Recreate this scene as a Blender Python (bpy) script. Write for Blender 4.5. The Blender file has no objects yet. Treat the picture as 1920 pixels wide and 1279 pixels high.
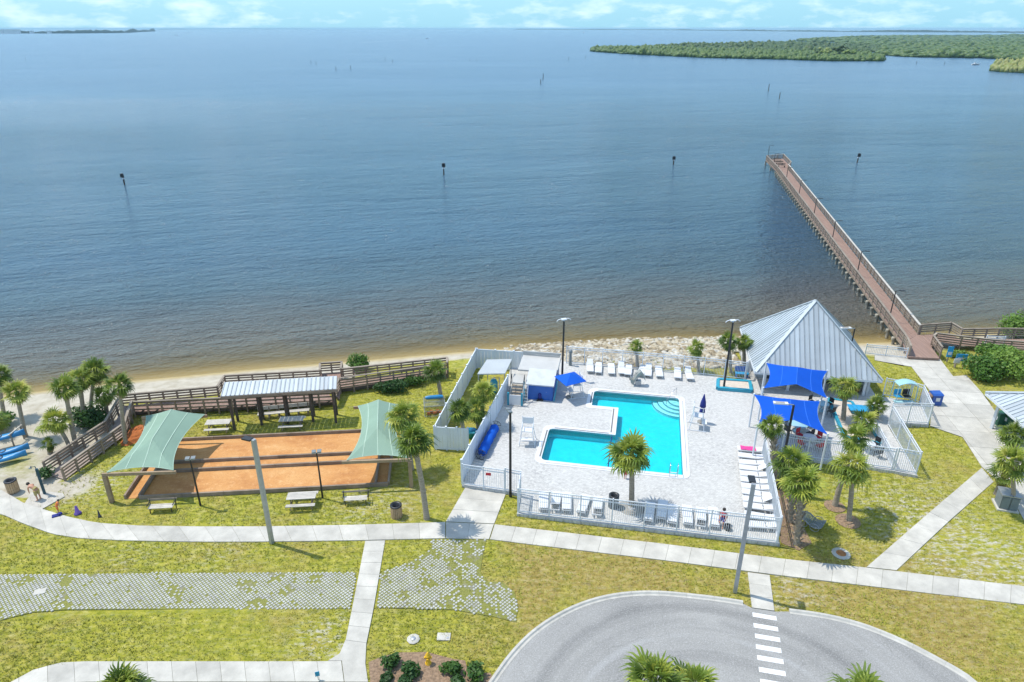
import bpy, bmesh, math, random
import numpy as np
from mathutils import Vector, Matrix
from mathutils.geometry import tessellate_polygon

random.seed(7); np.random.seed(7)
SC = bpy.context.scene
COL = SC.collection
R = math.radians

# ---------------------------------------------------------------- camera
F_PX, CAM_H = 1300.0, 30.0
PITCH = math.atan(587 / F_PX)
CP, SP = math.cos(PITCH), math.sin(PITCH)
cam_d = bpy.data.cameras.new('camera'); cam = bpy.data.objects.new('camera', cam_d); COL.objects.link(cam)
cam.location = (0, 0, CAM_H); cam.rotation_euler = (R(90) - PITCH, 0, 0)
cam_d.sensor_width = 36; cam_d.lens = 36 * F_PX / 1920; cam_d.clip_start = 0.5; cam_d.clip_end = 150000
SC.camera = cam
SC.cycles.max_bounces = 6; SC.cycles.diffuse_bounces = 3; SC.cycles.glossy_bounces = 3; SC.cycles.transparent_max_bounces = 6; SC.cycles.volume_bounces = 0

# ---------------------------------------------------------------- sky, sun, exposure
SUN_DIR = Vector((-0.93, 0.36, 0)).normalized() * math.cos(R(64)); SUN_DIR.z = math.sin(R(64))
W = bpy.data.worlds.new('World'); SC.world = W; W.use_nodes = True
nt = W.node_tree; nt.nodes.clear()
def N(t, kind, **kw):
    n = t.nodes.new(kind)
    for k, v in kw.items():
        if k in n.inputs: n.inputs[k].default_value = v
        else: setattr(n, k, v)
    return n
out = N(nt, 'ShaderNodeOutputWorld'); bg = N(nt, 'ShaderNodeBackground'); bg.inputs[1].default_value = 0.15
sky = N(nt, 'ShaderNodeTexSky', sky_type='NISHITA', sun_disc=False, altitude=0.0, air_density=1.0, dust_density=0.25, ozone_density=2.0)
sky.sun_elevation = R(64); sky.sun_rotation = math.atan2(SUN_DIR.x, SUN_DIR.y)
tc = N(nt, 'ShaderNodeTexCoord'); sep = N(nt, 'ShaderNodeSeparateXYZ'); nt.links.new(tc.outputs['Generated'], sep.inputs[0])
# cumulus banks: noise over the direction, flattened towards the horizon, the same all the way round
mp = N(nt, 'ShaderNodeMapping'); mp.inputs['Scale'].default_value = (15, 15, 46); mp.inputs['Location'].default_value = (5.3, 1.7, 0.15); nt.links.new(tc.outputs['Generated'], mp.inputs[0])
nz = N(nt, 'ShaderNodeTexNoise', Scale=1.3, Detail=7.0, Roughness=0.58); nt.links.new(mp.outputs[0], nz.inputs['Vector'])
nz2 = N(nt, 'ShaderNodeTexNoise', Scale=2.2, Detail=2.0); nt.links.new(tc.outputs['Generated'], nz2.inputs['Vector'])
add = N(nt, 'ShaderNodeMath', operation='MULTIPLY_ADD'); nt.links.new(nz2.outputs[0], add.inputs[0]); add.inputs[1].default_value = 0.5; nt.links.new(nz.outputs[0], add.inputs[2])
cr = N(nt, 'ShaderNodeValToRGB'); cr.color_ramp.elements[0].position = 0.70; cr.color_ramp.elements[1].position = 0.98
nt.links.new(add.outputs[0], cr.inputs[0])
fm = N(nt, 'ShaderNodeMath', operation='MULTIPLY'); nt.links.new(cr.outputs[0], fm.inputs[0]); fm.inputs[1].default_value = 0.85
tint = N(nt, 'ShaderNodeMix', data_type='RGBA', blend_type='MULTIPLY'); tint.inputs[0].default_value = 1.0
nt.links.new(sky.outputs[0], tint.inputs[6]); tint.inputs[7].default_value = (0.96, 0.99, 0.98, 1)
cm = N(nt, 'ShaderNodeMix', data_type='RGBA'); nt.links.new(fm.outputs[0], cm.inputs[0]); hzn = N(nt, 'ShaderNodeMapRange', interpolation_type='SMOOTHSTEP'); nt.links.new(sep.outputs[2], hzn.inputs[0]); hzn.inputs[1].default_value = 0.0; hzn.inputs[2].default_value = 0.22; hzn.inputs[3].default_value = 0.88; hzn.inputs[4].default_value = 0.0
hm_ = N(nt, 'ShaderNodeMix', data_type='RGBA'); nt.links.new(hzn.outputs[0], hm_.inputs[0]); nt.links.new(tint.outputs[2], hm_.inputs[6]); hm_.inputs[7].default_value = (0.95, 2.55, 3.6, 1)   # clear cyan band low in the air, all the way round
nt.links.new(hm_.outputs[2], cm.inputs[6]); cm.inputs[7].default_value = (3.6, 4.5, 4.9, 1)
nt.links.new(cm.outputs[2], bg.inputs[0]); nt.links.new(bg.outputs[0], out.inputs[0])
sd = bpy.data.lights.new('sun', 'SUN'); sd.energy = 2.5; sd.angle = R(0.5); sd.color = (1.0, 0.955, 0.88)
sun = bpy.data.objects.new('sun', sd); COL.objects.link(sun); sun.rotation_euler = (-SUN_DIR).to_track_quat('-Z', 'Y').to_euler()
vs = SC.view_settings; vs.view_transform = 'Standard'; vs.look = 'None'; vs.exposure = 0.80; vs.gamma = 1.0; vs.use_curve_mapping = False

# ---------------------------------------------------------------- helpers
def G(px, py, z=0.0):
    """ground plan: the spot at height z that the survey photograph shows at (px, py)"""
    u = (px - 960) / F_PX; v = (py - 639.5) / F_PX
    t = (CAM_H - z) / (SP + v * CP)
    return Vector((u * t, (CP - v * SP) * t, z))
def V(*a): return Vector(a)
def lerp(a, b, t): return a + (b - a) * t
ORD = ['first', 'second', 'third', 'fourth', 'fifth', 'sixth', 'seventh', 'eighth', 'ninth', 'tenth', 'eleventh', 'twelfth', 'thirteenth', 'fourteenth']

def tag(o, label=None, cat=None, group=None, kind=None):
    if label: o['label'] = label
    if cat: o['category'] = cat
    if group: o['group'] = group
    if kind: o['kind'] = kind
    return o
def empty(name, loc, label=None, cat=None, group=None, rz=0.0, parent=None):
    o = bpy.data.objects.new(name, None); COL.objects.link(o); o.location = loc; o.rotation_euler = (0, 0, rz)
    o.empty_display_size = 0.2
    if parent: o.parent = parent
    return tag(o, label, cat, group)
def link(name, me, parent=None, loc=(0, 0, 0), rot=(0, 0, 0), scale=(1, 1, 1)):
    o = bpy.data.objects.new(name, me); COL.objects.link(o); o.location = loc; o.rotation_euler = rot; o.scale = scale
    if parent: o.parent = parent
    return o

class MB:
    """collects boxes, bars, tubes and prisms and makes one mesh of them"""
    def __init__(s): s.v = []; s.f = []; s.sm = []
    def add(s, vs_, fs, smooth=False):
        b = len(s.v); s.v += [tuple(p) for p in vs_]; s.f += [tuple(i + b for i in f) for f in fs]; s.sm += [smooth] * len(fs); return s
    def box(s, c, size, rz=0.0, ax=None):
        c = Vector(c); hx, hy, hz = size[0] / 2, size[1] / 2, size[2] / 2
        if ax is None: ax = (V(math.cos(rz), math.sin(rz), 0), V(-math.sin(rz), math.cos(rz), 0), V(0, 0, 1))
        P = [c + ax[0] * (hx * i) + ax[1] * (hy * j) + ax[2] * (hz * k) for k in (-1, 1) for j in (-1, 1) for i in (-1, 1)]
        return s.add(P, [(0, 2, 3, 1), (4, 5, 7, 6), (0, 1, 5, 4), (2, 6, 7, 3), (0, 4, 6, 2), (1, 3, 7, 5)])
    def bar(s, p, q, w, h, up=(0, 0, 1)):
        p = Vector(p); q = Vector(q); d = q - p; L = d.length
        if L < 1e-6: return s
        d /= L; up = Vector(up)
        if abs(d.dot(up)) > .99: up = V(1, 0, 0)
        sx = d.cross(up).normalized(); u = sx.cross(d)
        return s.box((p + q) / 2, (L, w, h), ax=(d, sx, u))
    def tube(s, pts, rad, n=8, cap=True, smooth=True):
        pts = [Vector(p) for p in pts]
        if not isinstance(rad, (list, tuple)): rad = [rad] * len(pts)
        rings = []
        t0 = (pts[1] - pts[0]).normalized(); ref = V(0, 0, 1) if abs(t0.z) < .9 else V(1, 0, 0)
        for i, p in enumerate(pts):
            t = (pts[min(i + 1, len(pts) - 1)] - pts[max(i - 1, 0)]).normalized()
            a = t.cross(ref).normalized(); b = t.cross(a)
            rings.append([p + (a * math.cos(2 * math.pi * k / n) + b * math.sin(2 * math.pi * k / n)) * rad[i] for k in range(n)])
        vv = [q for r in rings for q in r]; ff = []
        for i in range(len(pts) - 1):
            for k in range(n):
                ff.append((i * n + k, i * n + (k + 1) % n, (i + 1) * n + (k + 1) % n, (i + 1) * n + k))
        s.add(vv, ff, smooth)
        if cap:
            s.add(rings[0], [tuple(range(n))[::-1]]); s.add(rings[-1], [tuple(range(n))])
        return s
    def lathe(s, prof, n=16, c=(0, 0, 0), smooth=True):
        c = Vector(c); vv = []; ff = []
        for r, z in prof:
            for k in range(n): vv.append(c + V(r * math.cos(2 * math.pi * k / n), r * math.sin(2 * math.pi * k / n), z))
        for i in range(len(prof) - 1):
            for k in range(n): ff.append((i * n + k, i * n + (k + 1) % n, (i + 1) * n + (k + 1) % n, (i + 1) * n + k))
        return s.add(vv, ff, smooth)
    def prism(s, poly, z0, z1, holes=()):
        loops = [[Vector((p[0], p[1], 0)) for p in poly]] + [[Vector((p[0], p[1], 0)) for p in h] for h in holes]
        tris = tessellate_polygon(loops); flat = [p for l in loops for p in l]; n = len(flat)
        top = [(p.x, p.y, z1) for p in flat]; bot = [(p.x, p.y, z0) for p in flat]
        tt = []
        for a, b, c in tris:
            cr_ = (flat[b] - flat[a]).cross(flat[c] - flat[a]).z
            tt.append((a, b, c) if cr_ > 0 else (a, c, b))
        s.add(top, tt); s.add(bot, [t[::-1] for t in tt])
        o = 0
        for l in loops:
            m = len(l)
            for i in range(m):
                a, b = l[i], l[(i + 1) % m]
                s.add([(a.x, a.y, z0), (b.x, b.y, z0), (b.x, b.y, z1), (a.x, a.y, z1)], [(0, 1, 2, 3)])
        return s
    def mesh(s, name, mat, off=(0, 0, 0)):
        me = bpy.data.meshes.new(name)
        o = Vector(off)
        me.from_pydata([(p[0] - o.x, p[1] - o.y, p[2] - o.z) for p in s.v], [], s.f)
        if any(s.sm): me.polygons.foreach_set('use_smooth', s.sm)
        me.materials.append(mat); me.update(); return me
    def build(s, name, mat, parent=None, world=True):
        """vertices in world coordinates; hung under a parent that stands unrotated"""
        off = parent_loc(parent) if (parent and world) else V(0, 0, 0)
        return link(name, s.mesh(name, mat, off), parent)
def parent_loc(p):
    l = V(0, 0, 0)
    while p: l = l + p.location; p = p.parent
    return l

# ---------------------------------------------------------------- materials
def base_mat(name):
    m = bpy.data.materials.new(name); m.use_nodes = True; t = m.node_tree; t.nodes.clear()
    o = N(t, 'ShaderNodeOutputMaterial'); b = N(t, 'ShaderNodeBsdfPrincipled'); t.links.new(b.outputs[0], o.inputs[0])
    return m, t, b, o
def c4(c): return (c[0], c[1], c[2], 1.0)
def ramp(t, fac, stops):
    r = N(t, 'ShaderNodeValToRGB'); e = r.color_ramp.elements
    while len(e) < len(stops): e.new(0.5)
    for i, (p, c) in enumerate(stops): e[i].position = p; e[i].color = c4(c) if isinstance(c, tuple) else (c, c, c, 1)
    t.links.new(fac, r.inputs[0]); return r.outputs[0]
def noise(t, vec, scale, detail=4.0, rough=0.55, scl=None):
    if scl:
        m = N(t, 'ShaderNodeMapping'); m.inputs['Scale'].default_value = scl; t.links.new(vec, m.inputs[0]); vec = m.outputs[0]
    n = N(t, 'ShaderNodeTexNoise', Scale=scale, Detail=detail, Roughness=rough); t.links.new(vec, n.inputs['Vector']); return n.outputs[0]
def mixc(t, fac, a, b, blend='MIX'):
    m = N(t, 'ShaderNodeMix', data_type='RGBA', blend_type=blend)
    for sock, val in ((0, fac), (6, a), (7, b)):
        if hasattr(val, 'is_output'): t.links.new(val, m.inputs[sock])
        elif isinstance(val, tuple): m.inputs[sock].default_value = c4(val)
        else: m.inputs[sock].default_value = val
    return m.outputs[2]
def math_(t, op, a, b=None, c=None, clamp=False):
    m = N(t, 'ShaderNodeMath', operation=op, use_clamp=clamp)
    for i, val in enumerate((a, b, c)):
        if val is None: continue
        if hasattr(val, 'is_output'): t.links.new(val, m.inputs[i])
        else: m.inputs[i].default_value = val
    return m.outputs[0]
def pos(t): return N(t, 'ShaderNodeNewGeometry').outputs['Position']
def rnd(t): return N(t, 'ShaderNodeObjectInfo').outputs['Random']
def bump(t, b, h, strength, dist=0.02):
    n = N(t, 'ShaderNodeBump', Strength=strength, Distance=dist); t.links.new(h, n.inputs['Height']); t.links.new(n.outputs[0], b.inputs['Normal'])
def simple(name, c, rough=0.6, var=0.18, scale=2.0, metal=0.0, bmp=0.0, objvar=0.0, streak=None, spec=0.5):
    """plain colour with wear: two noises and a shift per object"""
    m, t, b, o = base_mat(name); p = pos(t)
    n1 = noise(t, p, scale, 5, .6, streak); n2 = noise(t, p, scale * 9, 3)
    lo = tuple(x * (1 - var) for x in c); hi = tuple(min(1, x * (1 + var)) for x in c)
    col = ramp(t, n1, [(0.3, lo), (0.7, hi)])
    col = mixc(t, math_(t, 'MULTIPLY', n2, var), col, tuple(x * .55 for x in c))
    if objvar:
        k = math_(t, 'MULTIPLY_ADD', rnd(t), objvar * 2, 1 - objvar)
        cc = N(t, 'ShaderNodeCombineXYZ')
        for i in range(3): t.links.new(k, cc.inputs[i])
        col = mixc(t, 1.0, col, cc.outputs[0], 'MULTIPLY')
    t.links.new(col, b.inputs['Base Color']); b.inputs['Roughness'].default_value = rough; b.inputs['Metallic'].default_value = metal
    b.inputs['Specular IOR Level'].default_value = spec
    if bmp: bump(t, b, n2, bmp)
    return m
M = {}
M['concrete'] = simple('concrete', (.49, .465, .405), .85, .20, .8, bmp=.25, objvar=.09)
M['concrete_dark'] = simple('concrete_dark', (.33, .31, .27), .9, .25, 1.5, bmp=.3)
M['joint'] = simple('joint_soil', (.20, .19, .11), .95, .3, 3)
M['kerb'] = simple('kerb_concrete', (.47, .45, .40), .85, .15, 2, bmp=.2, objvar=.05)
M['paint'] = simple('road_paint', (.74, .74, .73), .7, .08, 6)
M['white'] = simple('white_paint', (.66, .69, .72), .45, .06, 1.5)
M['vinyl'] = simple('white_vinyl', (.70, .75, .80), .4, .05, .8, objvar=.04)
M['plastic'] = simple('white_plastic', (.66, .665, .67), .35, .04, 3)
M['roofwhite'] = simple('white_roof', (.47, .465, .44), .7, .08, 1)
M['black'] = simple('black_metal', (.018, .019, .022), .45, .2, 3)
M['galv'] = simple('galvanised_steel', (.40, .42, .44), .45, .12, 3, metal=.55)
M['steel'] = simple('stainless_steel', (.55, .57, .6), .25, .08, 3, metal=.9)
M['timber'] = simple('weathered_timber', (.26, .195, .14), .85, .32, 1.2, bmp=.4, objvar=.2)
M['timber_grey'] = simple('grey_timber', (.29, .24, .185), .85, .28, 1.2, bmp=.4, objvar=.15)
M['timber_pale'] = simple('pale_timber', (.50, .465, .40), .8, .18, 2, bmp=.3, objvar=.1)
M['timber_tan'] = simple('tan_timber', (.34, .245, .150), .75, .2, 1.5, bmp=.2, objvar=.08)
M['timber_dark'] = simple('dark_timber', (.075, .058, .045), .85, .3, 2, objvar=.15)
M['pile'] = simple('pier_pile', (.33, .30, .235), .9, .35, 2.5, objvar=.2)
M['turq'] = simple('turquoise_paint', (.025, .30, .42), .5, .12, 2)
M['blue'] = simple('blue_paint', (.012, .105, .42), .5, .12, 2)
M['bluebin'] = simple('blue_plastic', (.02, .09, .36), .4, .1, 2)
M['kayak'] = simple('blue_kayak_plastic', (.02, .20, .42), .35, .15, 2, objvar=.2)
M['green_bin'] = simple('green_plastic', (.02, .11, .06), .5, .2, 2)
M['brownbin'] = simple('brown_plastic', (.27, .17, .11), .6, .2, 2)
M['yellow'] = simple('yellow_paint', (.72, .42, .015), .45, .1, 4)
M['grey_box'] = simple('grey_cabinet', (.17, .20, .21), .5, .1, 2)
M['pink'] = simple('pink_towel', (.72, .06, .28), .9, .2, 6)
M['redcloth'] = simple('red_cloth', (.55, .04, .05), .9, .2, 6)
M['navy'] = simple('navy_cloth', (.02, .03, .20), .9, .2, 4)
M['purple'] = simple('purple_cloth', (.10, .06, .26), .9, .2, 4)
M['orange'] = simple('orange_cloth', (.72, .20, .05), .9, .2, 4)
M['khaki'] = simple('khaki_cloth', (.42, .34, .14), .9, .25, 14)
M['skin'] = simple('skin', (.50, .25, .16), .55, .08, 5)
M['hair'] = simple('dark_hair', (.03, .02, .015), .6, .2, 9)
M['rust'] = simple('rusty_lid', (.40, .16, .045), .8, .3, 4)
M['teal_post'] = simple('teal_post_paint', (.015, .07, .10), .4, .1, 3)
M['signblue'] = simple('sign_blue', (.02, .30, .55), .5, .1, 2)
M['greycover'] = simple('grey_vinyl_cover', (.30, .31, .28), .6, .2, 4, bmp=.6)
M['mulch'] = simple('mulch', (.30, .20, .125), .95, .5, 7, bmp=1.0)
M['barktan'] = simple('barrel_slats', (.44, .30, .17), .75, .2, 5, objvar=.15)
def mat_rock():
    m, t, b, o = base_mat('riprap_stone'); p = pos(t)
    vo = N(t, 'ShaderNodeTexVoronoi', Scale=1.9); t.links.new(p, vo.inputs['Vector']); n = noise(t, p, 5, 4)
    sp = N(t, 'ShaderNodeSeparateColor'); t.links.new(vo.outputs['Color'], sp.inputs[0])
    col = ramp(t, sp.outputs[0], [(0.0, (.20, .16, .10)), (.3, (.40, .32, .20)), (.6, (.52, .46, .34)), (1.0, (.62, .60, .54))])
    col = mixc(t, math_(t, 'MULTIPLY', n, .4), col, (.22, .18, .12))
    t.links.new(col, b.inputs['Base Color']); b.inputs['Roughness'].default_value = .9; bump(t, b, n, .5); return m
M['rock'] = mat_rock()
M['mesh_wire'] = simple('cage_wire', (.28, .31, .30), .5, .2, 4, metal=.3)
M['shingle'] = simple('house_white', (.75, .76, .74), .7, .05, .02)

def mat_roof(name, c):
    m, t, b, o = base_mat(name); p = pos(t)
    n = noise(t, p, .7, 5, .6); k = math_(t, 'MULTIPLY_ADD', rnd(t), .22, .80)
    cc = N(t, 'ShaderNodeCombineXYZ')
    for i in range(3): t.links.new(k, cc.inputs[i])
    col = mixc(t, 1.0, ramp(t, n, [(.3, tuple(x * .88 for x in c)), (.7, c)]), cc.outputs[0], 'MULTIPLY')
    t.links.new(col, b.inputs['Base Color']); b.inputs['Metallic'].default_value = .2; b.inputs['Roughness'].default_value = .5
    return m
M['roof'] = mat_roof('standing_seam_metal', (.50, .55, .575))

def mat_canvas(name, c, tr=.25):
    m, t, b, o = base_mat(name); p = pos(t)
    n = noise(t, p, .8, 4); w = noise(t, p, 14, 2)
    col = ramp(t, n, [(.3, tuple(x * .9 for x in c)), (.7, c)])
    t.links.new(col, b.inputs['Base Color']); b.inputs['Roughness'].default_value = .85; b.inputs['Specular IOR Level'].default_value = .2
    bump(t, b, w, .15)
    tl = N(t, 'ShaderNodeBsdfTranslucent'); t.links.new(col, tl.inputs[0])
    mx = N(t, 'ShaderNodeMixShader'); mx.inputs[0].default_value = tr
    t.links.new(b.outputs[0], mx.inputs[1]); t.links.new(tl.outputs[0], mx.inputs[2]); t.links.new(mx.outputs[0], o.inputs[0])
    return m
M['sail_green'] = mat_canvas('green_shade_cloth', (.32, .46, .355))
M['sail_blue'] = mat_canvas('blue_shade_cloth', (.004, .095, .56), .15)
M['umb_blue'] = mat_canvas('blue_umbrella_cloth', (.01, .12, .62), .15)

def mat_leaf(name, stops, tr=.28, rough=.5, pscale=1.3):
    m, t, b, o = base_mat(name); p = pos(t)
    n = noise(t, p, pscale, 3); f = math_(t, 'MULTIPLY_ADD', rnd(t), .5, math_(t, 'MULTIPLY', n, .5))
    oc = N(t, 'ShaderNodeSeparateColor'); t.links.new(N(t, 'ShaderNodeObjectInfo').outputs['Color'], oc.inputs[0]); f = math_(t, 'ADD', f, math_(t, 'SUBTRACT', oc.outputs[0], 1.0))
    col = ramp(t, f, stops)
    t.links.new(col, b.inputs['Base Color']); b.inputs['Roughness'].default_value = rough; b.inputs['Specular IOR Level'].default_value = .35
    tl = N(t, 'ShaderNodeBsdfTranslucent'); t.links.new(col, tl.inputs[0])
    mx = N(t, 'ShaderNodeMixShader'); mx.inputs[0].default_value = tr
    t.links.new(b.outputs[0], mx.inputs[1]); t.links.new(tl.outputs[0], mx.inputs[2]); t.links.new(mx.outputs[0], o.inputs[0])
    return m
M['frond'] = mat_leaf('palm_frond', [(.12, (.07, .12, .018)), (.40, (.17, .245, .034)), (.65, (.34, .385, .055)), (.9, (.56, .52, .11))])
M['frond_dry'] = mat_leaf('dry_frond', [(.2, (.20, .15, .06)), (.8, (.42, .34, .13))])
M['bush'] = mat_leaf('bush_leaf', [(.15, (.04, .10, .012)), (.5, (.10, .21, .025)), (.8, (.22, .33, .05))], pscale=5)
M['shrub'] = mat_leaf('shrub_leaf', [(.15, (.02, .055, .012)), (.5, (.04, .10, .02)), (.8, (.09, .18, .03))], pscale=6)
M['mangrove'] = mat_leaf('mangrove_canopy', [(.22, (.035, .065, .014)), (.42, (.095, .15, .024)), (.58, (.18, .24, .04)), (.75, (.25, .25, .08))], tr=.05, pscale=.22)
M['trunk'] = simple('palm_trunk', (.36, .30, .225), .95, .35, 3, bmp=.8, streak=(1, 1, 5))
M['boots'] = simple('palm_boots', (.40, .33, .25), .95, .6, 6, objvar=.1)
M['stem'] = simple('stem_bark', (.16, .11, .07), .9, .3, 3)

def mat_deck():       # white-washed brick pavers, worn off in patches
    m, t, b, o = base_mat('pool_deck_pavers'); p = pos(t)
    br = N(t, 'ShaderNodeTexBrick', Scale=1.0); t.links.new(p, br.inputs['Vector'])
    br.inputs['Color1'].default_value = (.60, .59, .555, 1); br.inputs['Color2'].default_value = (.49, .48, .45, 1); br.inputs['Mortar'].default_value = (.37, .36, .34, 1)
    br.inputs['Brick Width'].default_value = .22; br.inputs['Row Height'].default_value = .11; br.inputs['Mortar Size'].default_value = .008
    wear = ramp(t, noise(t, p, 4.5, 6, .75), [(.46, 0.0), (.66, 1.0)])
    patch = ramp(t, noise(t, p, .33, 3), [(.40, .22), (.68, .85)])
    f = math_(t, 'MULTIPLY', wear, patch)
    col = mixc(t, f, br.outputs[0], (.25, .24, .235))
    t.links.new(col, b.inputs['Base Color']); b.inputs['Roughness'].default_value = .8; bump(t, b, br.outputs['Fac'], .3, .01)
    return m
M['deck'] = mat_deck()
def mat_plank(name, c, ang):  # boards seen across the deck, finer than can be picked apart
    m, t, b, o = base_mat(name); p = pos(t)
    mp_ = N(t, 'ShaderNodeMapping'); mp_.inputs['Rotation'].default_value = (0, 0, ang); t.links.new(p, mp_.inputs[0])
    n = noise(t, mp_.outputs[0], 1.0, 3, .5, (7, .4, 1)); n2 = noise(t, p, .6, 4)
    col = ramp(t, n, [(.3, tuple(x * .75 for x in c)), (.7, tuple(x * 1.15 for x in c))])
    col = mixc(t, math_(t, 'MULTIPLY', n2, .35), col, tuple(x * .8 + .05 for x in c))
    t.links.new(col, b.inputs['Base Color']); b.inputs['Roughness'].default_value = .8
    return m
M['plank'] = mat_plank('composite_planks', (.29, .185, .14), 0.0)
M['plank_grey'] = mat_plank('grey_planks', (.38, .30, .25), 0.5)
def mat_asphalt():
    m, t, b, o = base_mat('asphalt'); p = pos(t)
    n1 = noise(t, p, .25, 4); n2 = noise(t, p, 13, 4, .85); c_ = V(9.5, 22, 0)
    ring = N(t, 'ShaderNodeTexNoise', Scale=.9, Detail=3.0)
    # tyre tracks: arcs about the turning circle
    s = N(t, 'ShaderNodeVectorMath', operation='SUBTRACT'); t.links.new(p, s.inputs[0]); s.inputs[1].default_value = (9.6, 20.5, 0)
    ln = N(t, 'ShaderNodeVectorMath', operation='LENGTH'); t.links.new(s.outputs[0], ln.inputs[0])
    cx = N(t, 'ShaderNodeCombineXYZ'); t.links.new(ln.outputs['Value'], cx.inputs[0]); t.links.new(math_(t, 'MULTIPLY', n1, .8), cx.inputs[1])
    t.links.new(cx.outputs[0], ring.inputs['Vector'])
    col = ramp(t, n1, [(.3, (.235, .23, .215)), (.7, (.315, .307, .285))])
    col = mixc(t, ramp(t, ring.outputs[0], [(.5, 0.0), (.70, .75)]), col, (.15, .148, .14)); vc_ = N(t, 'ShaderNodeTexVoronoi', feature='DISTANCE_TO_EDGE', Scale=.22); wv = N(t, 'ShaderNodeVectorMath', operation='ADD'); t.links.new(p, wv.inputs[0]); nv_ = N(t, 'ShaderNodeTexNoise', Scale=1.5, Detail=4.0); t.links.new(p, nv_.inputs['Vector']); t.links.new(nv_.outputs['Color'], wv.inputs[1]); t.links.new(wv.outputs[0], vc_.inputs['Vector']); col = mixc(t, ramp(t, vc_.outputs['Distance'], [(.002, .32), (.006, 0.0)]), col, (.12, .118, .112)); col = mixc(t, ramp(t, ring.outputs[0], [(.25, .5), (.42, 0.0)]), col, (.45, .45, .44))
    col = mixc(t, ramp(t, n2, [(.5, 0.0), (.75, .75)]), col, (.50, .49, .48)); col = mixc(t, ramp(t, n2, [(.2, .55), (.45, 0.0)]), col, (.08, .08, .08))
    t.links.new(col, b.inputs['Base Color']); b.inputs['Roughness'].default_value = .9; bump(t, b, n2, .4, .01)
    return m
M['asphalt'] = mat_asphalt()
def mat_clay():
    m, t, b, o = base_mat('orange_clay'); p = pos(t)
    n1 = noise(t, p, .45, 5, .65, (.5, 1, 1)); n2 = noise(t, p, 9, 4, .7)
    col = ramp(t, n1, [(.3, (.38, .15, .045)), (.48, (.54, .26, .085)), (.68, (.60, .33, .125))])
    col = mixc(t, ramp(t, n2, [(.5, 0.0), (.72, .6)]), col, (.36, .14, .045)); col = mixc(t, ramp(t, noise(t, p, 2.0, 6, .8), [(.52, 0.0), (.7, .55)]), col, (.72, .46, .22))
    t.links.new(col, b.inputs['Base Color']); b.inputs['Roughness'].default_value = .95; bump(t, b, n2, .3, .01)
    return m
M['clay'] = mat_clay()
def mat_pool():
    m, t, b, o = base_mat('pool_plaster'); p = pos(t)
    n = noise(t, p, 1.6, 5, .7); col = ramp(t, n, [(.3, (.0, .53, .62)), (.7, (.012, .65, .71))])  # paler mottling painted into the plaster colour for light caught in the water
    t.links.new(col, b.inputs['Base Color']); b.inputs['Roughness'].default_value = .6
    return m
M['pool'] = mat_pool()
def mat_poolwater():
    m, t, b, o = base_mat('pool_water'); t.nodes.remove(b); p = pos(t)
    tr = N(t, 'ShaderNodeBsdfTransparent'); tr.inputs[0].default_value = (.60, .97, 1.0, 1)
    gl = N(t, 'ShaderNodeBsdfGlossy', Roughness=.04); fr = N(t, 'ShaderNodeFresnel', IOR=1.33)
    bp = N(t, 'ShaderNodeBump', Strength=.9, Distance=.10); h = noise(t, p, 2.6, 4, .65); t.links.new(h, bp.inputs['Height'])
    t.links.new(bp.outputs[0], gl.inputs['Normal']); t.links.new(bp.outputs[0], fr.inputs['Normal'])
    mx = N(t, 'ShaderNodeMixShader'); t.links.new(fr.outputs[0], mx.inputs[0]); t.links.new(tr.outputs[0], mx.inputs[1]); t.links.new(gl.outputs[0], mx.inputs[2])
    t.links.new(mx.outputs[0], o.inputs[0]); return m
M['poolwater'] = mat_poolwater()
def mat_water():
    m, t, b, o = base_mat('bay_water'); p = pos(t)
    a = N(t, 'ShaderNodeAttribute', attribute_name='depth'); d = a.outputs['Fac']     # metres out from the shore
    big = noise(t, p, .03, 4, .6, (.6, 1, 1))
    dd = math_(t, 'ADD', d, math_(t, 'MULTIPLY_ADD', big, 14.0, -7.0))
    dn = math_(t, 'DIVIDE', dd, 100.0)
    col = ramp(t, dn, [(0.0, (.33, .225, .065)), (.025, (.20, .152, .070)), (.06, (.135, .116, .086)), (.15, (.090, .090, .088)), (.26, (.052, .090, .122)), (.45, (.044, .104, .172)), (1.0, (.052, .122, .195))])
    t.links.new(col, b.inputs['Base Color']); b.inputs['IOR'].default_value = 1.33
    t.links.new(ramp(t, math_(t, 'DIVIDE', d, 400.0), [(.2, .07), (1.0, .24)]), b.inputs['Roughness'])
    t.links.new(ramp(t, math_(t, 'DIVIDE', d, 8.0), [(0.0, .25), (.35, .75), (1.0, 1.0)]), b.inputs['Alpha'])
    # wind ripples: long crests running across the bay, two sizes, gustier in streaks
    mp_ = N(t, 'ShaderNodeMapping'); mp_.inputs['Rotation'].default_value = (0, 0, R(-14)); t.links.new(p, mp_.inputs[0])
    r1 = noise(t, mp_.outputs[0], .75, 3, .55, (.30, 1, 1)); r2 = noise(t, mp_.outputs[0], 2.6, 3, .6, (.5, 1, 1)); r3 = noise(t, mp_.outputs[0], .17, 3, .6, (.35, 1, 1)); r4 = noise(t, mp_.outputs[0], .045, 3, .6, (.4, 1, 1))
    h = math_(t, 'MULTIPLY_ADD', r2, .8, math_(t, 'MULTIPLY_ADD', r3, 1.5, math_(t, 'MULTIPLY_ADD', r4, 3.0, r1)))
    gust = ramp(t, noise(t, p, .012, 3, .6, (.35, 1, 1)), [(.35, .55), (.65, 1.0)])
    bp = N(t, 'ShaderNodeBump', Strength=1.0, Distance=1.7); t.links.new(math_(t, 'MULTIPLY', h, gust), bp.inputs['Height']); t.links.new(ramp(t, math_(t, 'DIVIDE', d, 400.0), [(.25, 1.0), (.9, .45)]), bp.inputs['Strength']); t.links.new(bp.outputs[0], b.inputs['Normal'])
    return m
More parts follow.
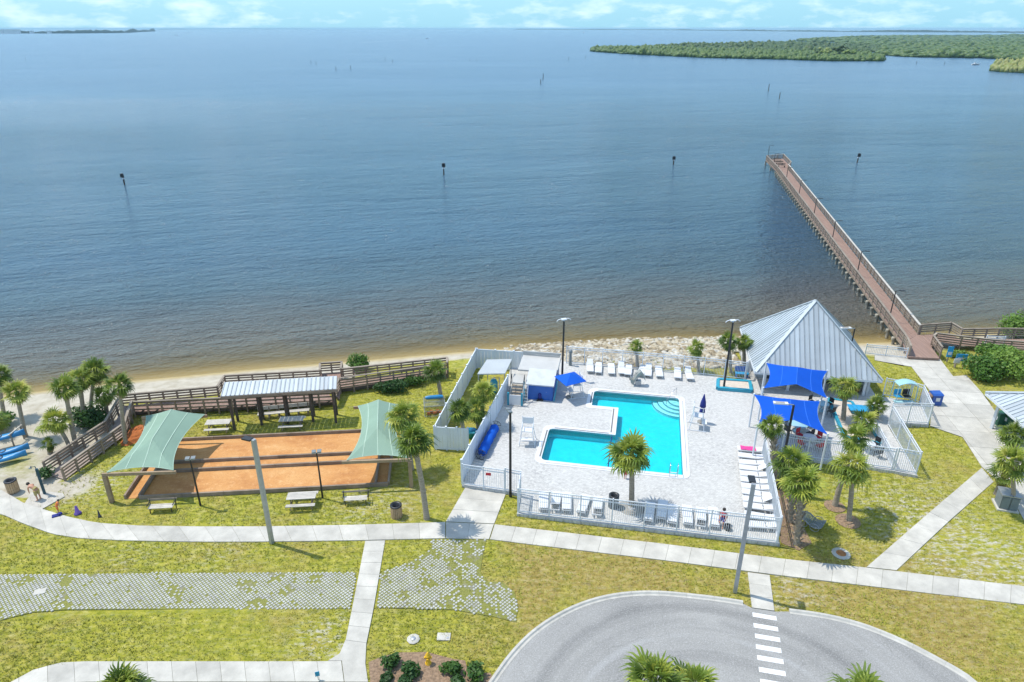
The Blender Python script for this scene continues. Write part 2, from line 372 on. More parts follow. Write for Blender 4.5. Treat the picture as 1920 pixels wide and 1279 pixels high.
M['water'] = mat_water()
def mat_ground():
    m, t, b, o = base_mat('lawn_and_sand'); p = pos(t)
    sand_a = N(t, 'ShaderNodeAttribute', attribute_name='sand').outputs['Fac']; dry_a = N(t, 'ShaderNodeAttribute', attribute_name='dry').outputs['Fac']
    bare_a = N(t, 'ShaderNodeAttribute', attribute_name='bare').outputs['Fac']; wet_a = N(t, 'ShaderNodeAttribute', attribute_name='wet').outputs['Fac']
    n1 = noise(t, p, .5, 5, .62); n2 = noise(t, p, 2.4, 5, .7, (.7, 1.2, 1)); n3 = noise(t, p, 24, 3, .75, (.7, 1.15, 1)); n4 = noise(t, p, .13, 3)
    g = ramp(t, n2, [(.28, (.125, .155, .014)), (.45, (.255, .26, .024)), (.6, (.39, .36, .05)), (.75, (.52, .46, .14))])
    dryc = ramp(t, n2, [(.3, (.18, .125, .032)), (.55, (.34, .245, .075)), (.75, (.46, .37, .17))])
    df = math_(t, 'ADD', math_(t, 'MULTIPLY_ADD', n1, 2.6, -1.28), math_(t, 'MULTIPLY_ADD', n4, 1.3, -.55))
    df = math_(t, 'ADD', df, dry_a, clamp=True)
    col = mixc(t, math_(t, 'MULTIPLY', df, .85), g, dryc)
    bf = math_(t, 'MULTIPLY', math_(t, 'MULTIPLY_ADD', noise(t, p, 2.6, 7, .8, (.7, 1.3, 1)), 8.0, -3.9, clamp=True), math_(t, 'MULTIPLY_ADD', bare_a, .8, .17, clamp=True))
    sc_ = ramp(t, n3, [(.3, (.44, .40, .33)), (.7, (.60, .565, .50))])
    n5 = noise(t, p, 5.5, 6, .8, (.6, 1.25, 1)); col = mixc(t, ramp(t, n5, [(.55, 0.0), (.72, .6)]), col, (.50, .44, .17)); col = mixc(t, ramp(t, n5, [(.28, .6), (.45, 0.0)]), col, (.075, .10, .012))
    col = mixc(t, bf, col, sc_)
    col = mixc(t, ramp(t, n3, [(.3, .45), (.5, 0.0)]), col, mixc(t, .45, col, (.04, .05, .008)))
    col = mixc(t, ramp(t, n3, [(.58, 0.0), (.75, .45)]), col, (.46, .43, .15))
    sf = math_(t, 'MULTIPLY_ADD', math_(t, 'ADD', sand_a, math_(t, 'MULTIPLY_ADD', n2, .7, -.35)), 2.4, -.75, clamp=True)
    sandc = ramp(t, noise(t, p, 1.1, 5, .65), [(.3, (.38, .335, .25)), (.65, (.52, .475, .385))])
    col = mixc(t, sf, col, sandc); col = mixc(t, wet_a, col, (.40, .29, .095))
    t.links.new(col, b.inputs['Base Color']); b.inputs['Roughness'].default_value = .95; b.inputs['Specular IOR Level'].default_value = .15
    bump(t, b, math_(t, 'ADD', n3, n2), .7, .05)
    return m
M['ground'] = mat_ground()

# ================================================================ SETTING
WATER_Z = -1.0
DECK_Z = 0.2
SH = [(-400, 20), (-200, 38), (-90, 49), (-47.5, 56.6), (-36.6, 59.6), (-25.6, 62.1), (-14.3, 64.3), (-5.6, 66.1), (2.3, 67.5), (14, 69.0), (25.8, 69.4), (36, 68.2), (42.5, 68.8), (50, 70.4), (57.5, 71.5), (90, 76), (200, 84), (400, 90)]
SHX = np.array([p[0] for p in SH]); SHY = np.array([p[1] for p in SH])
def shore(x): return np.interp(x, SHX, SHY)
def ground_z(x, y):
    d = shore(x) - y
    return np.where(d >= 0, np.minimum(-1.05 + d * (1.05 / 6.5), 0.0), np.maximum(-1.05 + d * .12, -4.0))
def gz(x, y): return float(ground_z(np.array([x]), np.array([y]))[0])
def inside(poly, x, y):
    r = np.zeros(x.shape, bool); n = len(poly)
    for i in range(n):
        x1, y1 = poly[i][0], poly[i][1]; x2, y2 = poly[(i + 1) % n][0], poly[(i + 1) % n][1]
        if y1 == y2: continue
        c = ((y1 > y) != (y2 > y)) & (x < (x2 - x1) * (y - y1) / (y2 - y1) + x1); r ^= c
    return r
def GP(pts, z=0.0): return [G(px, py, z) for px, py in pts]

# pyramid building frame (needed for the deck outline)
EAVE = 2.15
e_nl, e_nr, e_fl = G(1416, 697, EAVE), G(1655, 714, EAVE), G(1398, 613, EAVE)
bx_ = (e_nr - e_nl); bx_.z = 0; BW = bx_.length; bx_.normalize(); by_ = V(-bx_.y, bx_.x, 0); BD = 10.1
def B(u, v, z=0.0): return V(e_nl.x, e_nl.y, 0) + bx_ * u + by_ * v + V(0, 0, z)

deck_poly = GP([(866, 910), (948, 922), (977, 927), (969, 963), (1200, 991), (1462, 1020), (1427, 852), (1463, 852), (1510, 861), (1575, 868), (1676, 883), (1721, 892), (1664, 797), (1699, 794), (1742, 797), (1729, 757), (1708, 751)], DECK_Z)
deck_poly += [B(BW + .1, .9), B(BW + .1, BD), B(.2, BD), B(-.3, 2.0)]
deck_poly += GP([(1397, 713), (1319, 702), (1129, 685), (1062, 679), (1046, 672), (1000, 678), (962, 668), (952, 712)], DECK_Z)

# pool frame
P0 = V(1.61, 44.03, 0) ; pe1 = V(.982, -.19, 0).normalized(); pe2 = V(-pe1.y, pe1.x, 0)
P0 = G(1000, 868, DECK_Z); P0.z = 0
def PL(u, v, z=0.0): return P0 + pe1 * u + pe2 * v + V(0, 0, z)
def rounded(pts, r, n=6):
    """rounded polygon in the pool's frame; r may differ per corner"""
    out_ = []; m = len(pts)
    for i, p in enumerate(pts):
        a = V(*pts[i - 1], 0); b = V(*p, 0); c = V(*pts[(i + 1) % m], 0); rr = r[i] if isinstance(r, (list, tuple)) else r
        if rr <= 0: out_.append((b.x, b.y)); continue
        d1 = (a - b).normalized(); d2 = (c - b).normalized(); o_ = b + (d1 + d2) * rr; s_ = b + d1 * rr; e_ = b + d2 * rr
        a0 = math.atan2((s_ - o_).y, (s_ - o_).x); a1 = math.atan2((e_ - o_).y, (e_ - o_).x)
        da = (a1 - a0 + math.pi) % (2 * math.pi) - math.pi
        for k in range(n + 1): out_.append((o_.x + rr * math.cos(a0 + da * k / n), o_.y + rr * math.sin(a0 + da * k / n)))
    return out_
PO = [(0, 0), (11.5, 0), (11.5, 12.75), (3.05, 12.75), (3.05, 9.05), (5.35, 9.05), (5.35, 5.6), (0, 5.6)]
cw = .5
PI_ = [(cw, cw), (11.5 - cw, cw), (11.5 - cw, 12.75 - cw), (3.05 + cw, 12.75 - cw), (3.05 + cw, 9.05 + cw), (5.35 + cw, 9.05 + cw), (5.35 + cw, 5.6 - cw), (cw, 5.6 - cw)]
pool_out = [PL(u, v) for u, v in rounded(PO, [.7, .7, .7, .7, .3, .05, .05, .7])]
pool_in = [PL(u, v) for u, v in rounded(PI_, [.35, .12, .35, .35, .1, .05, .05, .35])]

road_poly = GP([(925, 1279), (943, 1250), (965, 1222), (1000, 1186), (1040, 1159), (1085, 1136), (1130, 1122), (1165, 1116), (1200, 1113), (1240, 1113), (1300, 1119), (1360, 1126), (1393, 1132), (1411, 1141), (1452, 1147), (1480, 1147), (1550, 1156), (1620, 1174), (1700, 1207), (1770, 1245), (1832, 1279)])
road_poly += [V(23, 21.5, 0), V(25.5, 16, 0), V(26, 0, 0), V(-6, 0, 0), V(-5.5, 16, 0), V(-3, 21.5, 0)]

def add_attr(me, name, arr):
    a = me.attributes.new(name, 'FLOAT', 'POINT'); a.data.foreach_set('value', np.asarray(arr, np.float32))
def grid_mesh(name, xs, ys, zf):
    X, Y = np.meshgrid(xs, ys); x = X.ravel(); y = Y.ravel(); z = zf(x, y)
    nx, ny = len(xs), len(ys); i = np.arange(nx * ny).reshape(ny, nx)
    f = np.stack([i[:-1, :-1].ravel(), i[:-1, 1:].ravel(), i[1:, 1:].ravel(), i[1:, :-1].ravel()], 1)
    me = bpy.data.meshes.new(name); me.vertices.add(len(x)); me.vertices.foreach_set('co', np.stack([x, y, z], 1).ravel().astype(np.float32))
    me.loops.add(f.size); me.loops.foreach_set('vertex_index', f.ravel().astype(np.int32))
    me.polygons.add(len(f)); me.polygons.foreach_set('loop_start', np.arange(0, f.size, 4, dtype=np.int32)); me.polygons.foreach_set('use_smooth', np.ones(len(f), bool))
    me.update(calc_edges=True); return me, x, y, z
def ease(t): t = np.clip(t, 0, 1); return t * t * (3 - 2 * t)

xs = np.concatenate([np.linspace(-400, -70, 24)[:-1], np.arange(-70, 80, .45), np.linspace(80, 400, 22)])
ys = np.concatenate([np.linspace(-60, 18, 14)[:-1], np.arange(18, 84, .45), np.linspace(84, 160, 14)])
def land_z(x, y):
    z = ground_z(x, y)
    cx = sum(p.x for p in deck_poly) / len(deck_poly); cy = sum(p.y for p in deck_poly) / len(deck_poly)
    small = [(cx + (p.x - cx) * .97, cy + (p.y - cy) * .955) for p in deck_poly]
    z = np.where(inside(small, x, y), -.05, z)
    pl = [PL(u, v) for u, v in ((-.6, -.4), (12, -.4), (12, 13.3), (2.5, 13.3), (2.5, 6.2), (-.6, 6.2))]
    z = np.where(inside(pl, x, y), -2.4, z)
    z = np.where((x > 1) & (x < 34) & (z < -.02) & (z > -1.4), z - .18, z)
    z = z + np.where(z > -.3, .03 * np.sin(x * .31) * np.sin(y * .27) - .03, 0)
    return z
gm, gx, gy, gzv = grid_mesh('ground', xs, ys, land_z)
dsh = shore(gx) - gy
sand = ease((5.5 - dsh) / 3.0)
sand = np.maximum(sand, np.where(gx < -15, ease((8.5 - dsh) / 3.0) * .9, 0))
sand = np.where((gx > -15) & (gx < -2), ease((4.0 - dsh) / 2), sand)
beach = inside(GP([(-600, 700), (0, 735), (228, 735), (238, 800), (190, 835), (122, 893), (100, 935), (0, 930), (-600, 980)]), gx, gy)
sand = np.where(beach, np.maximum(sand, .92), sand)
def blob(px, py, r, a):
    g = G(px, py); return a * np.exp(-((gx - g.x) ** 2 + (gy - g.y) ** 2) / (r * r))
sand = sand + blob(135, 915, 1.6, .8) + blob(150, 900, 1.2, .4) + blob(40, 880, 2, -.35) + blob(110, 905, .8, -.4) + blob(30, 860, 1.2, -.4) + blob(95, 800, 1.5, -.3) + blob(1690, 660, 3, .9)
bare = blob(1860, 1045, 3.2, 1.0) + blob(1790, 1010, 3, .75) + blob(1700, 965, 3, .55) + blob(1640, 935, 2.5, .5) + blob(1730, 1040, 3, .5) + blob(600, 1200, 1.6, .7) + blob(1480, 1110, 1.8, .9) + blob(150, 915, 2, .9) + blob(190, 900, 2, .6) + blob(740, 940, 2.5, .5) + blob(670, 950, 2, .5) + blob(620, 1195, 1.2, .7) + blob(1890, 1080, 2, .9) + blob(245, 1045, 1.5, .4) + blob(420, 1030, 2, .4) + blob(1760, 920, 3, .4)
dry = blob(1010, 1060, 3, .75) + blob(1130, 1075, 4, .6) + blob(1260, 1085, 4, .55) + blob(1640, 1125, 4, .6) + blob(1780, 1160, 4, .5) + blob(960, 1165, 3, .5) + blob(1510, 1110, 3, .6) + blob(350, 1050, 3, .3) + blob(560, 1040, 2, .3) + blob(80, 1250, 2, .4) + blob(1850, 1240, 4, .45) - blob(780, 720, 4, .6) - blob(680, 770, 4, .6) - blob(300, 1210, 6, .35) - blob(800, 1170, 4, .3) - blob(1560, 900, 4, .5) - blob(1680, 690, 3, .5) + blob(820, 900, 2.5, .35)
add_attr(gm, 'sand', sand); add_attr(gm, 'bare', bare); add_attr(gm, 'dry', dry)
add_attr(gm, 'wet', ease((1.9 - dsh) / 1.9) * .85)
gm.materials.append(M['ground']); tag(link('ground', gm), 'lawn and sandy beach sloping to the bay', kind='structure')

# ---- bay
wx = np.concatenate([-np.geomspace(60000, 110, 40), np.arange(-100, 130, 2.0), np.geomspace(140, 60000, 40)])
wy = np.concatenate([np.arange(20, 50, 5.0), np.arange(50, 130, .8), np.geomspace(132, 70000, 70)])
wm, x_, y_, z_ = grid_mesh('bay_water', wx, wy, lambda x, y: np.full(x.shape, WATER_Z))
add_attr(wm, 'depth', np.clip(y_ - shore(x_), 0, 400)); wm.materials.append(M['water'])
tag(link('bay_water', wm), 'wide rippled blue bay water out to the horizon', kind='structure')

# ---- pool deck
dk = MB().prism(deck_poly, -.35, DECK_Z, [pool_out])
tag(dk.build('pool_deck', M['deck']), 'white paver deck round the pool and patio', kind='structure')

# ---- road with kerb and crossing
rd = MB().prism(road_poly, -.3, .012).build('road', M['asphalt']); tag(rd, 'grey asphalt turning circle', kind='structure')
kpts = road_poly[:13] ; kpts2 = road_poly[15:21]
def kerb_run(pts, ext0, ext1):
    pts = ([ext0] if ext0 else []) + list(pts) + ([ext1] if ext1 else [])
    # resample to equal lengths, one cast piece each
    seg = [0]
    for a, b in zip(pts, pts[1:]): seg.append(seg[-1] + (b - a).length)
    n = max(2, int(seg[-1] / 1.5)); P = []
    for k in range(n * 3 + 1):
        s_ = seg[-1] * k / (n * 3); i = max(j for j in range(len(seg)) if seg[j] <= s_ + 1e-9); i = min(i, len(pts) - 2)
        P.append(lerp(pts[i], pts[i + 1], (s_ - seg[i]) / (seg[i + 1] - seg[i])))
    # smooth
    for _ in range(3):
        P = [P[0]] + [(P[i - 1] + P[i] * 2 + P[i + 1]) / 4 for i in range(1, len(P) - 1)] + [P[-1]]
    nrm = []
    for i in range(len(P)):
        d = (P[min(i + 1, len(P) - 1)] - P[max(i - 1, 0)]).normalized(); nrm.append(V(-d.y, d.x, 0))
    for k in range(n):
        mb = MB(); 
        for j in range(3):
            i = k * 3 + j; a, b = P[i], P[i + 1]; na, nb = nrm[i], nrm[i + 1]
            g0 = .012 if j == 0 else 0; a2 = lerp(a, b, g0)
            prof = [(-.16, -.1), (-.16, .10), (-.02, .11), (.05, .03), (.17, .022), (.17, -.1)]
            va = [a2 + na * (-o) + V(0, 0, z) for o, z in prof]; vb = [b + nb * (-o) + V(0, 0, z) for o, z in prof]
            mb.add(va + vb, [(q, q + 1, q + 7, q + 6) for q in range(5)] + ([(0, 5, 4, 3, 2, 1)] if j == 0 else []))
        mb.build('kerb_stone', M['kerb'], rd)
kerb_run(kpts, road_poly[-1], None); kerb_run(kpts2, None, road_poly[21])
for k, (xl, xr, y) in enumerate([(1411.2, 1456, 1152.2), (1413, 1458.9, 1172.2), (1415.8, 1462.8, 1192), (1417.6, 1465, 1212.2), (1419.7, 1469.2, 1232.5), (1423, 1473, 1255), (1425.6, 1477, 1277.5)]):
    a = G(xl, y, .016); b = G(xr, y + (xr - xl) * .17, .016); d = (b - a).normalized(); q = V(-d.y, d.x, 0) * .155
    MB().add([a - q, b - q, b + q, a + q], [(0, 1, 2, 3)]).build('crossing_stripe', M['paint'], rd)

# ---- concrete walks: each cast slab is a piece on a joint bed
def arc_param(pts):
    s = [0.0]
    for a, b in zip(pts, pts[1:]): s.append(s[-1] + (b - a).length)
    return s
def at_s(pts, s, x):
    x = max(0, min(s[-1], x))
    for i in range(len(pts) - 1):
        if x <= s[i + 1] + 1e-9: return lerp(pts[i], pts[i + 1], (x - s[i]) / max(1e-9, s[i + 1] - s[i]))
    return pts[-1].copy()
def slab_run(name, left, right, n, label, z=.035, parent=None, first=0.0, last=1.0):
    """slabs between two edges given on plan; n slabs"""
    left = GP(left, z) if not isinstance(left[0], Vector) else left; right = GP(right, z) if not isinstance(right[0], Vector) else right
    sl, sr = arc_param(left), arc_param(right); bed = MB(); o = parent
    K = n * 2; vv = []
    for k in range(K + 1):
        t = k / K; a = at_s(left, sl, sl[-1] * t); b = at_s(right, sr, sr[-1] * t); vv += [V(a.x, a.y, z - .022), V(b.x, b.y, z - .022)]
    bed.add(vv, [(2 * k, 2 * k + 1, 2 * k + 3, 2 * k + 2) for k in range(K)])
    if o is None: o = bed.build(name, M['joint']); tag(o, label, kind='structure')
    else: bed.build('joint_bed', M['joint'], o)
    for k in range(n):
        g = .012 / max(.3, sl[-1] / n) ; t0, t1 = k / n, (k + 1) / n - 0; e = .016 * n / sl[-1]
        P = []
        for t in (t0 + e / n * .5 * 1, (t0 + t1) / 2, t1 - e / n * .5):
            P.append((at_s(left, sl, sl[-1] * t), at_s(right, sr, sr[-1] * t)))
        # tiny inset so that neighbouring slabs never share an edge
        zz = z + random.uniform(-.004, .004); mb = MB(); top = []
        for (a, b) in P: top += [V(a.x, a.y, zz), V(b.x, b.y, zz)]
        bot = [V(p.x, p.y, zz - .12) for p in top]
        mb.add(top + bot, [(0, 1, 3, 2), (2, 3, 5, 4), (0, 6, 7, 1), (4, 5, 11, 10), (0, 2, 8, 6), (2, 4, 10, 8), (1, 7, 9, 3), (3, 9, 11, 5)])
        for i, f in enumerate(mb.f): pass
        mb.build('slab', M['concrete'], o)
    return o
wk = slab_run('sidewalk', [(-90, 905), (0, 917), (46, 944), (82, 955), (125, 968), (180, 980), (262, 985.5), (380, 987), (480, 987), (660, 984), (835, 979)],
              [(-90, 958), (0, 962), (43, 981), (98, 1001), (151, 1009), (236, 1013), (330, 1015), (400, 1015.5), (480, 1015.5), (660, 1013), (835, 1009)], 21, 'curving pale concrete walk below the bocce court')
slab_run('', [(836, 979), (926, 983)], [(836, 1009), (917, 1010.5)], 2, '', parent=wk)
slab_run('', [(927.5, 983), (1240, 1019), (1480, 1049), (1623, 1064), (1919, 1099), (2100, 1122)], [(918.5, 1010.7), (1000, 1021), (1240, 1049.5), (1480, 1080.5), (1700, 1107), (1919, 1133), (2100, 1157)], 26, '', parent=wk)
slab_run('gate_walk', [(873, 913), (836, 977.6)], [(950, 921), (926.5, 981.6)], 3, 'short pale concrete walk up to the pool gate', z=.037)
slab_run('cross_walk', [(685, 1013.8), (660, 1142), (648, 1200)], [(722, 1013), (700, 1142), (687, 1205)], 8, 'straight concrete walk crossing the lawn', z=.036)
slab_run('lower_walk', [(-20, 1300), (20, 1279), (62, 1256), (111, 1242.5), (157, 1240), (300, 1240), (600, 1240), (640, 1239)], [(-20, 1345), (40, 1310), (85, 1290), (125, 1280), (170, 1278), (300, 1278), (600, 1278), (645, 1278)], 14, 'concrete walk along the bottom edge of the lawn', z=.034)
MB().prism(GP([(647.5, 1201), (686.8, 1206), (685, 1245), (690, 1279), (646, 1279), (641, 1239.2), (615, 1239.4), (637, 1226)], 0)[::-1], -.08, .03).build('slab', M['concrete'], bpy.data.objects['cross_walk'])
slab_run('diagonal_walk', [(1841, 877), (1740, 963), (1625, 1063)], [(1863, 903), (1778, 978), (1681, 1069)], 8, 'diagonal concrete walk through the right lawn', z=.036)
slab_run('crossing_ramp', [(1402, 1072.5), (1410, 1139)], [(1443, 1078), (1452, 1145)], 3, 'short concrete ramp down to the crossing', z=.036)
pz = GP([(1640, 665), (1704, 669.5), (1762, 673), (1787, 706), (1812, 704), (1842, 738), (1870, 778), (1925, 765), (2050, 800), (2050, 960), (1925, 985), (1907, 952), (1893, 905), (1868, 899), (1841, 876), (1805, 820), (1744, 799), (1747, 760), (1747, 738), (1709, 688), (1640, 676)])
plz = MB().prism(pz[::-1], -.1, .012).build('plaza', M['joint']); tag(plz, 'pale concrete plaza between the pier and the pool gate', kind='structure')
# plaza slabs: clip a rotated grid to the outline
def clip(poly, a, b, c):      # keep a*x+b*y<=c
    out_ = []
    for i in range(len(poly)):
        p, q = poly[i], poly[(i + 1) % len(poly)]; dp = a * p[0] + b * p[1] - c; dq = a * q[0] + b * q[1] - c
        if dp <= 0: out_.append(p)
        if (dp < 0 < dq) or (dq < 0 < dp):
            t = dp / (dp - dq); out_.append((p[0] + (q[0] - p[0]) * t, p[1] + (q[1] - p[1]) * t))
    return out_
ca, sa = math.cos(R(-8)), math.sin(R(-8)); base = [(p.x, p.y) for p in pz]
us = [p[0] * ca + p[1] * sa for p in base]; vs2 = [-p[0] * sa + p[1] * ca for p in base]; st = 2.4
u = min(us)
while u < max(us):
    v = min(vs2)
    while v < max(vs2):
        e = .012
        pl = clip(base, -ca, -sa, -(u + e)); pl = clip(pl, ca, sa, u + st - e) if len(pl) > 2 else []
        pl = clip(pl, sa, -ca, -(v + e)) if len(pl) > 2 else []; pl = clip(pl, -sa, ca, v + st - e) if len(pl) > 2 else []
        if len(pl) > 2:
            ar = sum(pl[i - 1][0] * pl[i][1] - pl[i][0] * pl[i - 1][1] for i in range(len(pl))) / 2
            if ar < 0: pl = pl[::-1]
            if abs(ar) > .05: MB().prism(pl, -.05, .03 + random.uniform(-.003, .003)).build('slab', M['concrete'], plz)
        v += st
    u += st
tag(MB().prism(GP([(44, 948), (62, 920), (118, 925), (122, 931), (66, 962)]), -.08, .03).build('shower_pad', M['timber_pale']), 'tan concrete pad under the beach shower', kind='structure')

# ---- turf-block paving: concrete grid blocks with grass and soil showing between
def turf(name, poly_px, label, keep, drop):
    poly = GP(poly_px); xs_ = [p.x for p in poly]; ys_ = [p.y for p in poly]; s = .175; mb = MB(); a = R(47); c_, s_ = math.cos(a), math.sin(a)
    n = int(max(max(xs_) - min(xs_), max(ys_) - min(ys_)) / s) + 4; ox, oy = sum(xs_) / len(xs_), sum(ys_) / len(ys_)
    ii, jj = np.meshgrid(np.arange(-n, n), np.arange(-n, n)); lx = ii.ravel() * s; ly = jj.ravel() * s * 1.05
    X = ox + lx * c_ - ly * s_; Y = oy + lx * s_ + ly * c_; ok = inside(poly, X, Y)
    X, Y = X[ok], Y[ok]
    nn = np.sin(X * 1.1 + 2 * np.sin(Y * .9)) * np.sin(Y * 1.4 + 1.5 * np.sin(X * .7)) + .5 * np.sin(X * 2.9 + Y * 2.1)
    p = np.clip(.97 - np.clip((nn - drop + .25) * 1.6, 0, .6), 0, 1) * keep(X, Y)
    ok = np.random.rand(len(X)) < p; X, Y = X[ok], Y[ok]
    h = s * .345
    for x, y in zip(X, Y):
        z = .034 + random.uniform(-.006, .006); k = h * random.uniform(.9, 1.06); r_ = a + random.uniform(-.06, .06)
        cc, ss = math.cos(r_) * k, math.sin(r_) * k
        q = [(x + cc - ss, y + ss + cc), (x - cc - ss, y - ss + cc), (x - cc + ss, y - ss - cc), (x + cc + ss, y + ss - cc)]
        b = len(mb.v); mb.v += [(px, py, z) for px, py in q] + [(x + (px - x) * 1.12, y + (py - y) * 1.12, -.03) for px, py in q]
        mb.f += [(b, b + 1, b + 2, b + 3)] + [(b + i, b + 4 + i, b + 4 + (i + 1) % 4, b + (i + 1) % 4) for i in range(4)]; mb.sm += [False] * 5
    soil = MB().prism(poly[::-1] if sum(poly[i - 1].x * poly[i].y - poly[i].x * poly[i - 1].y for i in range(len(poly))) < 0 else poly, -.2, .006).build(name, M['soil'])
    tag(soil, label, kind='structure')
    o = mb.build('paving_block', M['block'], soil); o['kind'] = 'stuff'
def mat_soil():
    m, t, b, o = base_mat('turf_soil'); p = pos(t)
    n = noise(t, p, 1.2, 4); n3 = noise(t, p, 14, 3, .7)
    g = ramp(t, n3, [(.3, (.11, .125, .022)), (.7, (.29, .28, .07))])
    col = mixc(t, ramp(t, n, [(.55, 0.0), (.66, .8)]), g, ramp(t, n3, [(.3, (.15, .14, .10)), (.7, (.30, .28, .23))]))
    t.links.new(col, b.inputs['Base Color']); b.inputs['Roughness'].default_value = .95; return m
M['soil'] = mat_soil()
M['block'] = simple('paving_block_concrete', (.44, .435, .395), .9, .2, 1.5)
turf('turf_paving', [(-60, 1079), (0, 1078), (300, 1074), (668, 1073), (655, 1141), (120, 1143), (60, 1148), (0, 1163), (-60, 1185)], 'long strip of turf block paving across the lawn', lambda X, Y: np.ones_like(X), .75)
turf('turf_paving_apron', [(714, 1073), (760, 1057), (795, 1040), (809, 1026), (809, 1013), (912, 1013), (907, 1030), (900, 1075), (915, 1090), (942, 1092), (965, 1110), (971, 1142), (966, 1166), (925, 1156), (850, 1143), (707, 1139)], 'flared patch of turf block paving below the gate walk', lambda X, Y: np.where(X > G(840, 1090).x, .72, .97), .38)
ped = GP([(691, 1242), (715, 1232), (745, 1224), (800, 1223), (850, 1236), (872, 1239), (878, 1262), (920, 1262), (930, 1290), (695, 1290)])
tag(MB().prism(ped, -.05, .02).build('mulch_bed', M['mulch']), 'brown mulch bed with low shrubs beside the road', kind='structure')

# ================================================================ POOL
pool = empty('swimming_pool', PL(5.7, 0, DECK_Z), 'L-shaped turquoise swimming pool with white coping', 'pool')
MB().prism(pool_out, DECK_Z - .5, DECK_Z + .03, [pool_in]).build('coping', M['plastic'], pool)
sh = MB(); n = len(pool_in)
floor = MB().prism([(p.x, p.y) for p in pool_in], -.9, -.62)
sh.add(floor.v, floor.f)
for i in range(n):
    a, b = pool_in[i], pool_in[(i + 1) % n]; sh.add([(a.x, a.y, DECK_Z - .02), (b.x, b.y, DECK_Z - .02), (b.x, b.y, -.66), (a.x, a.y, -.66)], [(3, 2, 1, 0)])
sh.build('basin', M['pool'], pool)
wt = MB(); tmp = MB().prism([(p.x, p.y) for p in pool_in], 0, .06); k = [f for f in tmp.f if all(abs(tmp.v[i][2] - .06) < 1e-6 for i in f)]
wt.add(tmp.v, k); o = wt.build('pool_water', M['poolwater'], pool)
# dark gutter tiles round the inner edge, in runs as in the photograph
def inset_run(uv0, uv1, w=.10):
    a, b = PL(*uv0, DECK_Z + .034), PL(*uv1, DECK_Z + .034); MB().bar(a, b, w, .008).build('gutter_grate', M['grate'], pool)
M['grate'] = simple('gutter_grate', (.16, .15, .145), .7, .25, 4)
q = .36
for a, b in (((3.9, 12.75 - q), (10.7, 12.75 - q)), ((.9, 5.6 - q), (5.3, 5.6 - q)), ((q, .9), (q, 4.8)), ((3.05 + q, 9.9), (3.05 + q, 11.9)), ((5.35 + .12, 5.4), (5.35 + .12, 9.3)), ((.9, .2), (10.6, .2)), ((11.5 - .2, 1.0), (11.5 - .2, 11.8))):
    inset_run(a, b, .11 if b[1] > .5 and a[0] < 11 else .03)
# quarter-round entry steps in the far right corner
M['step'] = simple('step_white', (.62, .72, .74), .7, .06, 3); M['stepedge'] = simple('step_edge_tile', (.02, .16, .22), .5, .1, 3)
cx_, cy_ = 11.5 - cw, 12.75 - cw
for i, r_ in enumerate((2.3, 1.85, 1.4, .95)):
    zt = -.42 + i * .12
    pts = [(cx_, cy_)] + [(cx_ - r_ * math.cos(t * math.pi / 16), cy_ - r_ * math.sin(t * math.pi / 16)) for t in range(9)]
    P = [PL(u, v) for u, v in pts]
    ar = sum(P[j - 1].x * P[j].y - P[j].x * P[j - 1].y for j in range(len(P))); P = P if ar > 0 else P[::-1]
    s_ = MB().prism([(p.x, p.y) for p in P], -.64, zt).build('entry_step', M['step'], pool)
    e = MB()
    for t in range(8):
        a = PL(cx_ - (r_ - .03) * math.cos(t * math.pi / 16), cy_ - (r_ - .03) * math.sin(t * math.pi / 16), zt + .01); b = PL(cx_ - (r_ - .03) * math.cos((t + 1) * math.pi / 16), cy_ - (r_ - .03) * math.sin((t + 1) * math.pi / 16), zt + .01)
        e.bar(a, b, .07, .02)
    e.build('step_nosing', M['stepedge'], s_)
ln = MB(); a, b = PL(5.55, .5, .08), PL(5.55, 5.1, .08)
for t in range(23): ln.tube([lerp(a, b, t / 23), lerp(a, b, (t + .6) / 23)], .045, 6)
ln.tube([a, b], .012, 5); r = ln.build('lane_rope', M['navy']); tag(r, 'dark float rope stretched across the shallow arm of the pool', 'rope')
def rail_loop(name, base, dx, dy, label):
    t = empty(name, base, label, 'handrail')
    for s in (-1, 1):
        p = base + dy * (.28 * s); pts = [p, p + V(0, 0, .75)] + [p + dx * (.28 - .28 * math.cos(q_)) + V(0, 0, .75 + .2 * math.sin(q_)) for q_ in (.6, 1.2, 1.6, 2.2)] + [p + dx * .62 + V(0, 0, .55), p + dx * .72 + V(0, 0, -.35)]
        MB().tube(pts, .022, 6).build('rail', M['steel'], t)
    for k in range(3):
        z = -.1 - k * .25; MB().bar(base + dx * .7 - dy * .28 + V(0, 0, z), base + dx * .7 + dy * .28 + V(0, 0, z), .08, .03).build('rung', M['plastic'], t)
    return t
rail_loop('pool_ladder', PL(10.3, .12, DECK_Z + .03), pe2, pe1, 'steel grab rails of the ladder at the near right pool corner')
t = empty('pool_handrail', PL(10.9, 12.7, DECK_Z), 'steel stair handrail by the corner steps at the far pool end', 'handrail')
p = PL(10.75, 12.6, DECK_Z); MB().tube([p, p + V(0, 0, .85), p - pe2 * .35 - pe1 * .25 + V(0, 0, .75), p - pe2 * 1.1 - pe1 * .8 + V(0, 0, .15), p - pe2 * 1.15 - pe1 * .85 + V(0, 0, -.5)], .024, 6).build('rail', M['steel'], t)
MB().lathe([(.09, 0), (.09, .02), (.03, .03)], 10, p).build('flange', M['steel'], t)

